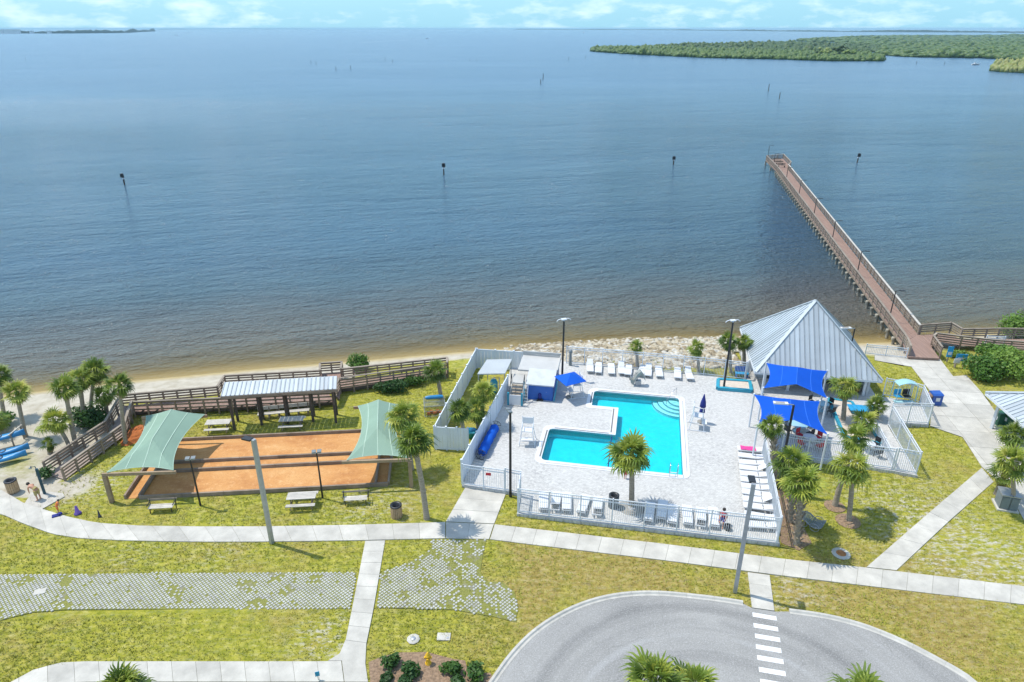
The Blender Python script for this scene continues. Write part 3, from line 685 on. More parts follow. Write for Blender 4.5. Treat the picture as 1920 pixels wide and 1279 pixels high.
# ================================================================ FENCES
def picket_fence(name, label, pts, h=1.9, step=2.1, sp=.125, z=DECK_Z, mat=None, fat=.035):
    mat = mat or M['white']; root = empty(name, pts[0], label, 'fence')
    for a, b in zip(pts, pts[1:]):
        L = (b - a).length; n = max(1, round(L / step)); d = (b - a).normalized()
        for k in range(n + 1):
            if k == n and b is not pts[-1]: continue
            p = lerp(a, b, k / n); MB().box(p + V(0, 0, h / 2 + .03), (.085, .085, h + .06), math.atan2(d.y, d.x)).build('post', mat, root)
        for k in range(n):
            p0 = lerp(a, b, k / n) + d * .05; p1 = lerp(a, b, (k + 1) / n) - d * .05
            for zz in (h - .03, h - .26, .13): MB().bar(p0 + V(0, 0, zz), p1 + V(0, 0, zz), .05, .06).build('rail', mat, root)
            mb = MB(); m = int((p1 - p0).length / sp)
            for j in range(1, m): mb.bar(lerp(p0, p1, j / m) + V(0, 0, .09), lerp(p0, p1, j / m) + V(0, 0, h - .02), fat * .62, fat * .62)
            if mb.v: o_ = mb.build('pickets', mat, root); o_['kind'] = 'stuff'
    return root
D = DECK_Z
picket_fence('pool_fence', 'white picket fence along the near side of the pool deck', GP([(972, 961), (1456, 1017.5)], D), 1.95)
picket_fence('pool_fence', 'white picket fence down the right side of the pool deck beside the palms', GP([(1457.5, 1015), (1428, 858)], D), 1.95)
picket_fence('pool_fence', 'white picket fence in front of the rocks along the far side of the pool deck', GP([(1062, 681), (1129, 686), (1319, 703), (1395, 712)], D), 1.8)
picket_fence('pool_fence', 'short white fence return between the far row of loungers and the grey building', GP([(1397, 711.5), (1408, 695), ], D), 1.8)
picket_fence('patio_fence', 'white picket fence along the near edge of the blue sail patio', GP([(1464, 850), (1512, 859), (1574, 866), (1672, 880)], D), 1.8)
picket_fence('patio_fence', 'white picket fence slanting along the outer edge of the patio ramp', GP([(1676, 881.5), (1717, 889), (1665, 798)], D), 1.9)
picket_fence('patio_fence', 'inner white picket fence between the patio and its ramp', GP([(1672.5, 878), (1640, 815)], D), 1.1)
picket_fence('patio_fence', 'white picket gate front facing the lawn below the blue recycling bin', GP([(1666, 794), (1700, 793), (1740, 795)], D), 1.9)
picket_fence('patio_fence', 'white picket fence beside the concrete plaza behind the turquoise glider', GP([(1655, 742), (1706, 750), (1724, 756), (1740, 792)], D), 1.75)
g_ = picket_fence('pool_gate', 'white picket entrance gate at the head of the gate walk', GP([(868, 909), (946, 920)], D), 1.75, 1.85)
MB().box(lerp(G(868, 909, D), G(946, 920, D), .62) + V(0, -.06, 1.25), (.36, .02, .22), R(-8)).build('gate_sign', M['redcloth'], g_)
picket_fence('pool_fence', 'short white fence return between the entrance gate and the near fence', GP([(947.5, 920.5), (976, 926), (971, 960)], D), 1.9, 1.3)
picket_fence('shore_fence', 'low white rail fence beside the foot of the pier', GP([(1622, 664), (1698, 672)], 0), 1.1, 1.8, .14)
picket_fence('pier_screen', 'white picket gate across the right hand boardwalk', GP([(1846, 648), (1880, 650)], .4), 1.1, 1.2)

def privacy(name, label, pts, h=2.05, step=1.9, gate=None):
    root = empty(name, pts[0], label, 'fence'); d = None
    for a, b in zip(pts, pts[1:]):
        L = (b - a).length; n = max(1, round(L / step)); d = (b - a).normalized(); rz = math.atan2(d.y, d.x)
        for k in range(n + 1):
            if k == n and b is not pts[-1]: continue
            p = lerp(a, b, k / n); m_ = MB().box(p + V(0, 0, h / 2), (.12, .12, h + .04), rz); m_.box(p + V(0, 0, h + .045), (.15, .15, .05), rz); m_.build('post', M['vinyl'], root)
        for k in range(n):
            p0 = lerp(a, b, k / n) + d * .062; p1 = lerp(a, b, (k + 1) / n) - d * .062
            MB().bar(p0 + V(0, 0, h - .08), p1 + V(0, 0, h - .08), .07, .12).build('top_rail', M['vinyl'], root)
            MB().bar(p0 + V(0, 0, .1), p1 + V(0, 0, .1), .07, .14).build('bottom_rail', M['vinyl'], root)
            pb = MB(); m = max(3, int((p1 - p0).length / .28))
            for j in range(m):
                pb.bar(lerp(p0, p1, (j + .03) / m) + V(0, 0, h / 2), lerp(p0, p1, (j + .97) / m) + V(0, 0, h / 2), .03, h - .3)
            pb.build('panel', M['vinyl'], root)
    return root
fA, fB, fC, fD, fE = G(816, 842), G(872, 846), G(866, 908), G(893, 690), G(998, 697)
eTop = G(952, 742, .1)
privacy('privacy_fence', 'white vinyl privacy fence on the lawn side of the equipment yard', [V(*fD), V(*fA)])
privacy('privacy_fence', 'white vinyl fence with double gate at the near end of the equipment yard', [fA + V(.08, -.02, 0), fB + V(.25, .05, 0)], step=1.0)
privacy('privacy_fence', 'white vinyl fence between the equipment yard and the pool deck', [fC + V(.02, .05, 0), eTop])
privacy('privacy_fence', 'white vinyl fence across the shore end of the equipment yard', [fD + V(.1, 0, 0), fE])

# ================================================================ PUMP HOUSE WITH STAIRS
def quad_frame(a, b):
    d = (b - a); d.z = 0; L = d.length; d.normalize(); return d, V(-d.y, d.x, 0), L
pa, pb_ = G(988, 748, D), G(1036, 752, D)
M['hutgrey'] = simple('hut_roof_grey', (.52, .54, .55), .6, .1, 1.5)
ph = empty('pump_house', pa, 'low blue-fronted pump house with white flat roof beside the pool deck', 'building')
d, nrm, L = quad_frame(pa, pb_); dep = 5.2; hh = 1.45
rz = math.atan2(d.y, d.x)
def PH(u, v, z): return pa + d * u + nrm * v + V(0, 0, z)
MB().box(PH(L / 2, .1, hh / 2), (L, .2, hh), rz).build('front_wall', M['blue'], ph)
MB().box(PH(L - .1, dep / 2 + .1, hh / 2), (.2, dep - .2, hh), rz).build('side_wall', M['blue'], ph)
MB().box(PH(.1, dep / 2 + .1, hh / 2), (.2, dep - .2, hh), rz).build('side_wall', M['white'], ph)
MB().box(PH(L / 2, dep - .05, hh / 2 + .25), (L, .15, hh + .5), rz).build('rear_wall', M['roofwhite'], ph)
rf = MB(); rf.add([PH(-.1, -.15, hh), PH(L + .1, -.15, hh), PH(L + .1, 2.0, hh + .5), PH(-.1, 2.0, hh + .5), PH(-.1, -.15, hh + .1), PH(L + .1, -.15, hh + .1), PH(L + .1, 2.0, hh + .6), PH(-.1, 2.0, hh + .6)], [(0, 3, 2, 1), (4, 5, 6, 7), (0, 1, 5, 4), (2, 3, 7, 6), (0, 4, 7, 3), (1, 2, 6, 5)])
rf.build('sloped_roof', M['hutgrey'], ph)
MB().box(PH(L / 2 - .5, 3.6, hh + .28), (L + 1.3, 3.1, .14), rz).build('flat_roof', M['roofwhite'], ph)
MB().box(PH(L / 2 - .5, 5.2, hh + .5), (L + 1.3, .12, .5), rz).build('parapet', M['roofwhite'], ph)
MB().box(PH(L + .12, 3.6, hh + .4), (.1, 3.1, .36), rz).build('parapet', M['roofwhite'], ph)
for zc in (-.02,):
    MB().bar(PH(L + .12, -.1, 0), PH(L + .3, 1.0, hh), .05, .35).build('side_brace', M['turq'], ph)
    MB().bar(PH(-.15, -.5, 0), PH(-.35, .3, hh + .1), .08, .3).build('side_brace', M['turq'], ph)
st_ = empty('access_stairs', PH(-1.25, -.9, 0), 'timber and steel steps up to the pump house platform', 'stairs')
MB().box(PH(-.85, 1.2, 1.28), (1.25, 1.7, .1), rz).build('platform', M['roofwhite'], st_)
for k in range(6):
    MB().box(PH(-.85, -1.0 + k * .24, .2 + k * .19), (.95, .25, .05), rz).build('tread', M['timber_grey'], st_)
for s in (-1, 1):
    MB().bar(PH(-.85 + .52 * s, -1.15, .05), PH(-.85 + .52 * s, .4, 1.25), .06, .22).build('stringer', M['timber_pale'], st_)
    hr = MB().tube([PH(-.85 + .56 * s, -1.15, .1), PH(-.85 + .56 * s, -1.1, 1.1), PH(-.85 + .56 * s, .4, 2.15), PH(-.85 + .56 * s, .45, 1.3)], .03, 6); hr.build('handrail', M['black'], st_)
MB().box(PH(-.85, -1.35, .55), (1.0, .06, .95), rz).build('gate_door', M['plastic'], st_)
for s in (-1, 1): MB().box(PH(-.85 + .6 * s, -1.3, .6), (.16, .12, 1.2), rz).build('gate_post', M['turq'], st_)
# props in front of the blue wall
def on_box(name, label, cat, c, size, mat, rz_=0): return tag(MB().box(c, size, rz_).build(name, mat), label, cat)
kc = empty('trash_can', G(1025, 748, D), 'round steel drum against the blue pump house wall', 'bin')
MB().lathe([(.0, .0), (.27, 0), (.29, .03), (.27, .06), (.28, .35), (.30, .38), (.28, .41), (.28, .78), (.31, .82), (.29, .84), (.0, .80)], 14, kc.location).build('drum', M['galv'], kc)
MB().lathe([(.2, .84), (.12, .92), (.0, .93)], 12, kc.location).build('lid', M['galv'], kc)
pk = empty('pool_vacuum', G(1012, 750, D), 'small dark pool vacuum unit beside the steel drum', 'pump')
MB().lathe([(.0, .1), (.16, .1), (.16, .55), (.1, .68), (.0, .7)], 10, pk.location).build('filter_tank', M['navy'], pk)
MB().box(pk.location + V(.02, -.05, .08), (.5, .36, .1)).build('cart_base', M['black'], pk)
MB().tube([pk.location + V(-.2, .15, .1), pk.location + V(-.22, .2, .9), pk.location + V(.2, .2, .9), pk.location + V(.2, .15, .1)], .02, 5).build('handle', M['steel'], pk)
for s in (-1, 1): MB().tube([pk.location + V(.2 * s, -.26, .1), pk.location + V(.2 * s, -.2, .1)], .1, 10).build('wheel', M['black'], pk)
ld = empty('leaning_ladder', G(985, 752, D), 'pale ladder leaning at the pump house corner', 'ladder')
for s in (-1, 1): MB().bar(G(985, 753, D) + d * .2 * s - nrm * .3, G(985, 753, D) + d * .2 * s + nrm * .25 + V(0, 0, 1.7), .05, .07).build('stile', M['plastic'], ld)
for k in range(6): MB().bar(G(985, 753, D) - d * .18 - nrm * .3 + (nrm * .55 + V(0, 0, 1.7)) * ((k + .6) / 6.5), G(985, 753, D) + d * .18 - nrm * .3 + (nrm * .55 + V(0, 0, 1.7)) * ((k + .6) / 6.5), .03, .03).build('rung', M['plastic'], ld)
# yard canopy
cz = 2.25; cc_ = [G(895, 703, cz), G(947, 702, cz), G(960, 675, cz + .35), G(913, 676, cz + .35)]
M['canopy_roof'] = simple('canopy_roof', (.42, .45, .455), .55, .08, 1)
yc = empty('yard_canopy', V(cc_[0].x, cc_[0].y, 0), 'pale flat carport roof inside the equipment yard', 'canopy')
mbr = MB(); mbr.add(cc_ + [p + V(0, 0, .1) for p in cc_], [(0, 3, 2, 1), (4, 5, 6, 7), (0, 1, 5, 4), (1, 2, 6, 5), (2, 3, 7, 6), (3, 0, 4, 7)]); mbr.build('roof', M['canopy_roof'], yc)
for p in cc_: q = lerp(p, (cc_[0] + cc_[2]) / 2, .06); MB().tube([V(q.x, q.y, -.05), V(q.x, q.y, p.z)], .045, 6).build('post', M['galv'], yc)
tk = empty('pump_tank', G(926, 735), 'turquoise filter tank standing in the equipment yard', 'tank')
MB().lathe([(0, 0), (.3, 0), (.36, .1), (.36, 1.0), (.25, 1.25), (0, 1.3)], 14, tk.location).build('tank_shell', M['turq'], tk); MB().tube([tk.location + V(0, 0, 1.25), tk.location + V(0, 0, 1.45), tk.location + V(.5, 0, 1.45), tk.location + V(.5, 0, .1)], .05, 6).build('pipe', M['plastic'], tk)
tk = empty('storage_tub', G(884, 818), 'turquoise plastic tub under the yard palms', 'tub')
MB().lathe([(0, .02), (.4, .02), (.48, .5), (.52, .52), (.48, .54), (.44, .5), (.37, .08), (0, .08)], 14, tk.location).build('tub_shell', M['turq'], tk); MB().box(tk.location + V(.1, 0, .6), (.5, .4, .12), .4).build('tub_lid', M['signblue'], tk)

# pool cover reel
ra, rb_ = G(903, 850, D + .45), G(929, 800, D + .45)
rl = empty('cover_reel', V(ra.x, ra.y, D), 'rolled blue pool cover on a wheeled reel along the fence', 'reel')
dd = (rb_ - ra).normalized(); nn = V(-dd.y, dd.x, 0); roll = MB(); P = []; rr = []
for k in range(15): P.append(lerp(ra, rb_, k / 14)); rr.append(.36 + .03 * math.sin(k * 2.1) - (.1 if k in (0, 14) else 0))
roll.tube(P, rr, 14); roll.build('rolled_cover', M['umb_blue'], rl)
for p in (ra - dd * .18, rb_ + dd * .18):
    w = MB(); w.tube([p - dd * .04, p + dd * .04], .42, 16, cap=False)
    for q_ in range(6): w.bar(p, p + (nn * math.cos(q_) + V(0, 0, 1) * math.sin(q_)) * .4, .03, .03)
    w.build('wheel', M['black'], rl)
    MB().tube([p + nn * .35 + V(0, 0, -.45), p, p - nn * .35 + V(0, 0, -.45)], .03, 6).build('stand', M['steel'], rl)

# ================================================================ PYRAMID BUILDING
AP = 7.35
pb = empty('pyramid_pavilion', B(BW / 2, 0, 0), 'grey building with tall pyramid standing seam metal roof', 'building')
apex = B(BW / 2, BD / 2, AP)
roofc = empty('roof', V(0, 0, 0), parent=pb); roofc.location = V(BW / 2, BD / 2, 0) * 0
corners = [B(0, 0, EAVE), B(BW, 0, EAVE), B(BW, BD, EAVE), B(0, BD, EAVE)]
for s in range(4):
    a, b = corners[s], corners[(s + 1) % 4]; n = 25; nv = (b - a).cross(apex - a).normalized()
    for k in range(n):
        t0, t1 = k / n + .002, (k + 1) / n - .002
        def top(t):
            # the pan runs straight up the slope until it meets the hip
            m_ = min(t, 1 - t) * 2; e = lerp(a, b, t); mid = (a + b) / 2; return e + (apex - mid) * m_
        p0, p1 = lerp(a, b, t0), lerp(a, b, t1); q0, q1 = top(t0), top(t1)
        mb = MB(); lo = nv * -.05
        poly = [p0, p1, q1] + ([top(.5)] if t0 < .5 < t1 else []) + [q0]
        m_ = len(poly); mb.add(poly + [p + lo for p in poly], [tuple(range(m_)), tuple(range(2 * m_ - 1, m_ - 1, -1))] + [(i, m_ + i, m_ + (i + 1) % m_, (i + 1) % m_) for i in range(m_)])
        mb.bar(p0 + nv * .028, q0 + nv * .028, .035, .06, up=nv)
        mb.build('roof_panel', M['roof'], roofc)
    MB().bar(a + nv * .05, apex + nv * .05, .26, .05, up=(nv + V(0, 0, 1))).build('ridge_cap', M['roof'], roofc)
    MB().bar(lerp(a, b, .004) - V(0, 0, .12), lerp(a, b, .996) - V(0, 0, .12), .08, .2).build('fascia', M['white'], roofc)
ins = .75; wallh = EAVE
def wallseg(u0, v0, u1, v1, z0, z1, nm, mt): MB().bar(B(u0, v0, (z0 + z1) / 2), B(u1, v1, (z0 + z1) / 2), .2, z1 - z0).build(nm, mt, pb)
M['wallgrey'] = simple('building_wall', (.50, .53, .55), .8, .06, 1); M['dark'] = simple('dark_interior', (.05, .05, .055), .8, .2, 1)
wallseg(ins, BD - ins, BW - ins, BD - ins, D, wallh - .02, 'wall', M['wallgrey']); wallseg(ins, ins + 2.2, ins, BD - ins - .12, D, wallh - .02, 'wall', M['wallgrey'])
wallseg(BW - ins, ins, BW - ins, BD - ins - .12, D, wallh - .02, 'wall', M['wallgrey']); wallseg(ins + .12, ins + 2.2, BW - ins - .12, ins + 2.2, D, wallh - .02, 'wall', M['wallgrey'])
MB().box(B(BW - ins + .12, 2.2, 1.9), (.04, .7, .7), math.atan2(bx_.y, bx_.x)).build('window', M['dark'], pb)
for k in range(5): MB().box(B(ins + .3 + k * (BW - 2 * ins - .6) / 4, ins, (D + wallh) / 2), (.22, .22, wallh - D), math.atan2(bx_.y, bx_.x)).build('column', M['white'], pb)
for k, u_ in enumerate((2.2, 5.0, 7.4)):
    MB().box(B(u_, ins + 2.07, 1.2), (1.0, .06, 2.0), math.atan2(bx_.y, bx_.x)).build('door', M['dark'], pb)

# second roof at the right edge
e0, e1 = G(1848, 736, 2.9), G(1922, 800, 2.9)
sh2 = empty('picnic_shelter', V(e0.x, e0.y, 0), 'grey metal roofed picnic shelter cut by the right edge', 'shelter')
sa_ = (e1 - e0).normalized(); sb_ = V(-sa_.y, sa_.x, 0); SL = 8.0
def SH2(u, v, z): return V(e0.x, e0.y, 0) + sa_ * u + sb_ * v + V(0, 0, z)
r2 = empty('roof', (0, 0, 0), parent=sh2)
def slope_panels(a, b, ta, tb, n, parent):
    nv = (b - a).cross(ta - a).normalized()
    if nv.z < 0: nv = -nv
    for k in range(n):
        t0, t1 = k / n + .003, (k + 1) / n - .003; p = [lerp(a, b, t0), lerp(a, b, t1), lerp(ta, tb, t1), lerp(ta, tb, t0)]
        mb = MB(); mb.add(p + [q - nv * .05 for q in p], [(0, 1, 2, 3), (7, 6, 5, 4), (0, 4, 5, 1), (1, 5, 6, 2), (2, 6, 7, 3), (3, 7, 4, 0)]); mb.bar(p[0] + nv * .028, p[3] + nv * .028, .04, .06, up=nv)
        mb.build('roof_panel', M['roof'], parent)
def hip_face(a, b, ap_, n, parent):
    nv = (b - a).cross(ap_ - a).normalized()
    if nv.z < 0: nv = -nv
    mid = (a + b) / 2
    def top(t): return lerp(a, b, t) + (ap_ - mid) * (min(t, 1 - t) * 2)
    for k in range(n):
        t0, t1 = k / n + .002, (k + 1) / n - .002; poly = [lerp(a, b, t0), lerp(a, b, t1), top(t1)] + ([ap_] if t0 < .5 < t1 else []) + [top(t0)]
        m_ = len(poly); mb = MB(); mb.add(poly + [p - nv * .05 for p in poly], [tuple(range(m_)), tuple(range(2 * m_ - 1, m_ - 1, -1))] + [(i, m_ + i, m_ + (i + 1) % m_, (i + 1) % m_) for i in range(m_)])
        mb.bar(poly[0] + nv * .028, poly[-1] + nv * .028, .035, .06, up=nv); mb.build('roof_panel', M['roof'], parent)
    MB().bar(a + nv * .05, ap_ + nv * .05, .24, .05, up=(nv + V(0, 0, 1))).build('ridge_cap', M['roof'], parent)
c2 = [SH2(0, 0, 2.9), SH2(SL, 0, 2.9), SH2(SL, SL, 2.9), SH2(0, SL, 2.9)]; ap2 = SH2(SL / 2, SL / 2, 5.1)
for i in range(4): hip_face(c2[i], c2[(i + 1) % 4], ap2, 20, r2); MB().bar(lerp(c2[i], c2[(i + 1) % 4], .005) - V(0, 0, .12), lerp(c2[i], c2[(i + 1) % 4], .995) - V(0, 0, .12), .08, .2).build('fascia', M['white'], r2)
for u_, v_ in ((.8, .8), (SL - .8, .8), (SL - .8, SL - .8), (.8, SL - .8)): MB().box(SH2(u_, v_, 1.45), (.2, .2, 2.9), .5).build('post', M['white'], sh2)
gb = empty('waste_bin', G(1870, 795, .03), 'dark green litter bins under the shelter eave', 'bin')
for k in range(2):
    c = gb.location + V(.62 * k, -.25 * k, 0); MB().box(c + V(0, 0, .5), (.55, .55, 1.0), .17).build('bin_body', M['green_bin'], gb); MB().box(c + V(0, 0, 1.07), (.6, .6, .12), .17).build('bin_lid', M['green_bin'], gb); MB().box(c + V(-.29, 0, .62), (.02, .3, .3), .17).build('bin_notice', M['plastic'], gb)

# ================================================================ BOCCE COURT
c0, c1 = G(262, 936), G(728, 910.5); cd_ = (c1 - c0); CLn = cd_.length; cd_.normalize(); cn = V(-cd_.y, cd_.x, 0)
def CT(u, v, z=0.0): return c0 + cd_ * u + cn * v + V(0, 0, z)
def perp(px, py): q_ = G(px, py) - c0; return q_.dot(cn)
CW = perp(671, 811); l1, l2 = perp(652, 853), perp(647, 869.5)
bc = empty('bocce_court', CT(0, 0), 'orange clay bocce courts edged with brown timber boards', 'court')
for a, b in ((.08, l2 - .08), (l2 + .08, l1 - .08), (l1 + .08, CW - .08)):
    MB().prism([CT(.1, a), CT(CLn - .1, a), CT(CLn - .1, b), CT(.1, b)], -.05, .03).build('clay_lane', M['clay'], bc)
for v_ in (0, l2, l1, CW):
    n = 6
    for k in range(n): MB().bar(CT(CLn * k / n + .01, v_, .13), CT(CLn * (k + 1) / n - .01, v_, .13), .15, .3).build('edge_board', M['timber'], bc)
for u_ in (-.02, CLn + .02, -1.0, CLn - .9):
    MB().bar(CT(u_, .1, .15), CT(u_, CW - .1, .15), .14, .34).build('end_board', M['timber'], bc)
MB().prism([CT(-.95, .1), CT(-.05, .1), CT(-.05, CW - .1), CT(-.95, CW - .1)], -.05, .025).build('clay_run_off', M['clay'], bc)
mo = G(258, 815); md = MB(); pts = []
for i in range(9):
    for j in range(16):
        r_ = i / 8; a = j * math.pi / 8; rr_ = 1.25 * r_ * (1 + .15 * math.sin(3 * a + 1)); pts.append(mo + V(rr_ * math.cos(a) * .9, rr_ * math.sin(a) * 1.25, .55 * (1 - r_ ** 1.6) + random.uniform(-.05, .05) - .02))
md.add(pts, [(i * 16 + j, i * 16 + (j + 1) % 16, (i + 1) * 16 + (j + 1) % 16, (i + 1) * 16 + j) for i in range(8) for j in range(16)])
M['mound'] = simple('clay_heap', (.44, .13, .03), .95, .35, 4, bmp=.8)
tag(md.build('clay_mound', M['mound']), 'heap of loose orange clay beside the boardwalk ramp', 'mound')

# ================================================================ SHADE SAILS
M['seam_green'] = simple('green_seam_tape', (.41, .54, .425), .8, .1, 3); M['seam_blue'] = simple('blue_seam_tape', (.01, .13, .60), .8, .1, 3)
def curve_sail(corners, hip, sag=.09, nu=12, nv=16, ridge_at=.33, rise=.8):
    """four corners (near left, near right, far right, far left), edges curved inward, a hipped ridge down the middle"""
    nl, nr, fr, fl = corners; vv = []
    c_ = (nl + nr + fr + fl) / 4
    for j in range(nv + 1):
        t = j / nv
        for i in range(nu + 1):
            s = i / nu
            p = lerp(lerp(nl, nr, s), lerp(fl, fr, s), t)
            # concave hems
            bs = 4 * s * (1 - s); bt = 4 * t * (1 - t)
            xd = (nr - nl) ; yd = (fl - nl)
            p = p + yd * (sag * .75 * bs * (1 - 2 * t)) * (abs(1 - 2 * t)) + xd * (sag * 1.7 * bt * (1 - 2 * s) * abs(1 - 2 * s))
            ridge = 1 - abs(2 * s - 1); along = min(1.0, t / ridge_at) if hip == 'near' else min(1.0, (1 - t) / ridge_at)
            k = min(ridge, along)
            p = p + V(0, 0, rise * k - .12 * bs * bt * (1 - k))
            vv.append(p)
    f = [(j * (nu + 1) + i, j * (nu + 1) + i + 1, (j + 1) * (nu + 1) + i + 1, (j + 1) * (nu + 1) + i) for j in range(nv) for i in range(nu)]
    return vv, f
def add_sail(root, corners, mat, hip, rise, ridge_at=.33, sag=.09):
    vv, f = curve_sail(corners, hip, sag, rise=rise, ridge_at=ridge_at); n = len(vv); mb = MB(); mb.add(vv, f); mb.add([p - V(0, 0, .012) for p in vv], [q[::-1] for q in f])
    fab = mb.build('sail_fabric', mat, root); nu = 12
    for i in (3, 6, 9):
        st_ = MB()
        for j in range(16):
            a, b = vv[j * 13 + i], vv[(j + 1) * 13 + i]; st_.bar(a + V(0, 0, .012), b + V(0, 0, .012), .05, .012)
        st_.build('seam', M['seam_green'] if mat == M['sail_green'] else M['seam_blue'], fab)
    ring = [vv[i] for i in range(13)] + [vv[j * 13 + 12] for j in range(1, 17)] + [vv[16 * 13 + i] for i in range(11, -1, -1)] + [vv[j * 13] for j in range(15, -1, -1)]
    MB().tube(ring, .022, 5).build('hem_cable', M['seam_green'] if mat == M['sail_green'] else M['seam_blue'], fab)
    return fab
def green_sail(corners, side, label):
    root = empty('shade_sail', V(corners[0].x, corners[0].y, 0), label, 'shade sail'); s_ = add_sail(root, corners, M['sail_green'], 'near', .8, .36)
    nl, nr, fr, fl = corners; dx = (nr - nl).normalized()
    hem = MB(); 
    for (a, b) in ((nl, nr),): pass
    for a, b in ((nl, nr), (fl, fr)):
        MB().bar(a - dx * .35 + V(0, 0, -.16), b + dx * .15 + V(0, 0, -.16), .14, .22).build('beam', M['timber_tan'], root)
        p = a - dx * .2 if side < 0 else b + dx * .1
        MB().box(V(p.x, p.y, (a.z - .28) / 2), (.26, .26, a.z - .28), .1).build('post', M['timber_tan'], root)
    return root
zs = 2.45
green_sail([G(200, 886, zs), G(325, 882, zs), G(384, 777, zs), G(274, 780, zs)], -1, 'pale green shade sail over the left end of the bocce court')
green_sail([G(650, 863, zs), G(765, 859, zs), G(752, 759, zs), G(671, 761, zs)], 1, 'pale green shade sail over the right end of the bocce court, behind palms')
def blue_sail(corners, label, rise):
    root = empty('shade_sail', V(corners[0].x, corners[0].y, D), label, 'shade sail'); add_sail(root, corners, M['sail_blue'], 'far', rise, .3, .05)
    for p in corners: MB().tube([V(p.x, p.y, D), V(p.x, p.y, p.z + .1)], .075, 8).build('post', M['white'], root)
zb = 3.2
blue_sail([G(1431, 728, zb), G(1551, 747, zb - .1), G(1551, 696, zb + .2), G(1437, 681, zb + .2)], 'bright blue shade sail against the front of the pyramid roof', .75)
blue_sail([G(1421, 797, zb), G(1552, 815, zb), G(1537, 753, zb), G(1414, 740, zb)], 'bright blue shade sail over the round tables nearer the lawn', .75)

# ================================================================ BOARDWALK
def railing(root, pts, h=1.05, step=1.15, rails=(.25, .5, .75, .98), low=.0, mat=None, brace=False, cap=True):
    mat = mat or M['timber']
    for a, b in zip(pts, pts[1:]):
        L = (b - a).length; n = max(1, round(L / step)); d = (b - a).normalized(); dh = V(d.x, d.y, 0).normalized(); rz = math.atan2(d.y, d.x)
        for k in range(n + 1):
            if k == n and b is not pts[-1]: continue
            p = lerp(a, b, k / n); g = min(gz(p.x, p.y), p.z) - .3 if low is None else p.z - low
            MB().box(V(p.x, p.y, (p.z + h + g) / 2), (.13, .13, p.z + h - g), rz).build('post', mat, root)
            if brace and k < n:
                q = V(-dh.y, dh.x, 0); MB().bar(p + dh * .5 + q * -.08 + V(0, 0, -.12), p + dh * .95 - q * .3 + V(0, 0, .3), .1, .12).build('brace', M['timber_dark'], root)
        for rz_ in rails: MB().bar(a + V(0, 0, rz_) + dh * .0, b + V(0, 0, rz_), .05, .13).build('rail', mat, root)
        if cap: MB().bar(a + V(0, 0, h + .025), b + V(0, 0, h + .025), .19, .05).build('handrail', M['timber_grey'], root)
def planks(root, left, right, z=None, w=.15, mat=None):
    """boards laid across between two edges; too fine to pick apart, so one mesh"""
    mb = MB(); sl, sr = arc_param(left), arc_param(right); L = (sl[-1] + sr[-1]) / 2; n = max(2, int(L / w))
    for k in range(n):
        a0, b0 = at_s(left, sl, sl[-1] * (k + .03) / n), at_s(right, sr, sr[-1] * (k + .03) / n); a1, b1 = at_s(left, sl, sl[-1] * (k + .97) / n), at_s(right, sr, sr[-1] * (k + .97) / n)
        dz = V(0, 0, random.uniform(-.004, .004)); q = [a0 + dz, b0 + dz, b1 + dz, a1 + dz]; mb.add(q + [p - V(0, 0, .05) for p in q], [(0, 1, 2, 3), (7, 6, 5, 4), (0, 4, 5, 1), (1, 5, 6, 2), (2, 6, 7, 3), (3, 7, 4, 0)])
    o = mb.build('deck_planks', mat or M['plank'], root); o['kind'] = 'stuff'; return o
BZ = .5
bw = empty('boardwalk', G(400, 756), 'brown timber boardwalk with railings between the bocce court and the beach', 'boardwalk')
k0, k1, k2, k3, k4, k5, k6 = [G(*p, BZ) for p in ((232, 761), (411, 745), (424, 724), (602, 714), (602, 700), (643, 697), (641, 711))]
f0, f1, f2, f3 = [G(*p, BZ) for p in ((250, 772), (437, 763), (626, 753), (638, 729))]
planks(bw, [k0, k1], [f0, f1]); planks(bw, [k1 + V(.02, 0, 0), k2, k3], [f1 + V(.03, 0, 0), f2 - V(.5, 0, 0), f2]); planks(bw, [k3, k4], [f2 + V(.4, .4, 0), k5]); planks(bw, [k6 + V(-.1, -.3, 0), G(838, 690, BZ)], [f3, G(838, 700, BZ)])
rmp = [k0, G(205, 812, .25), G(88, 889, .05)]; rmq = [f0, G(236, 814, .25), G(121, 899, .05)]
planks(bw, rmp, rmq, mat=M['plank_grey'])
railing(bw, [G(88, 888, .02), G(203, 811, .25), k0 + V(-.05, 0, 0), k1, k2, k3, k4, k5, k6, G(840, 689, BZ)], low=None)
railing(bw, [G(122, 900, .02), G(238, 815, .25), f0 + V(.08, 0, 0)], low=None)
railing(bw, [f0 + V(.1, -.02, 0), f1 + V(0, -.1, 0), f2 + V(0, -.1, 0)], h=.95, rails=(.2, .55, .85), low=None, brace=True)
railing(bw, [f2 + V(.02, 0, 0), f3, G(835, 701, BZ)], low=None, rails=(.1, .35, .6, .85))
for a, b in ((f0, f1), (f1, f2), (f3, G(838, 700, BZ))): MB().bar(a + V(0, -.02, -.18), b + V(0, -.02, -.18), .08, .26).build('joist', M['timber_dark'], bw)
railing(bw, [G(839, 690, BZ), G(839, 699, BZ)], low=None)

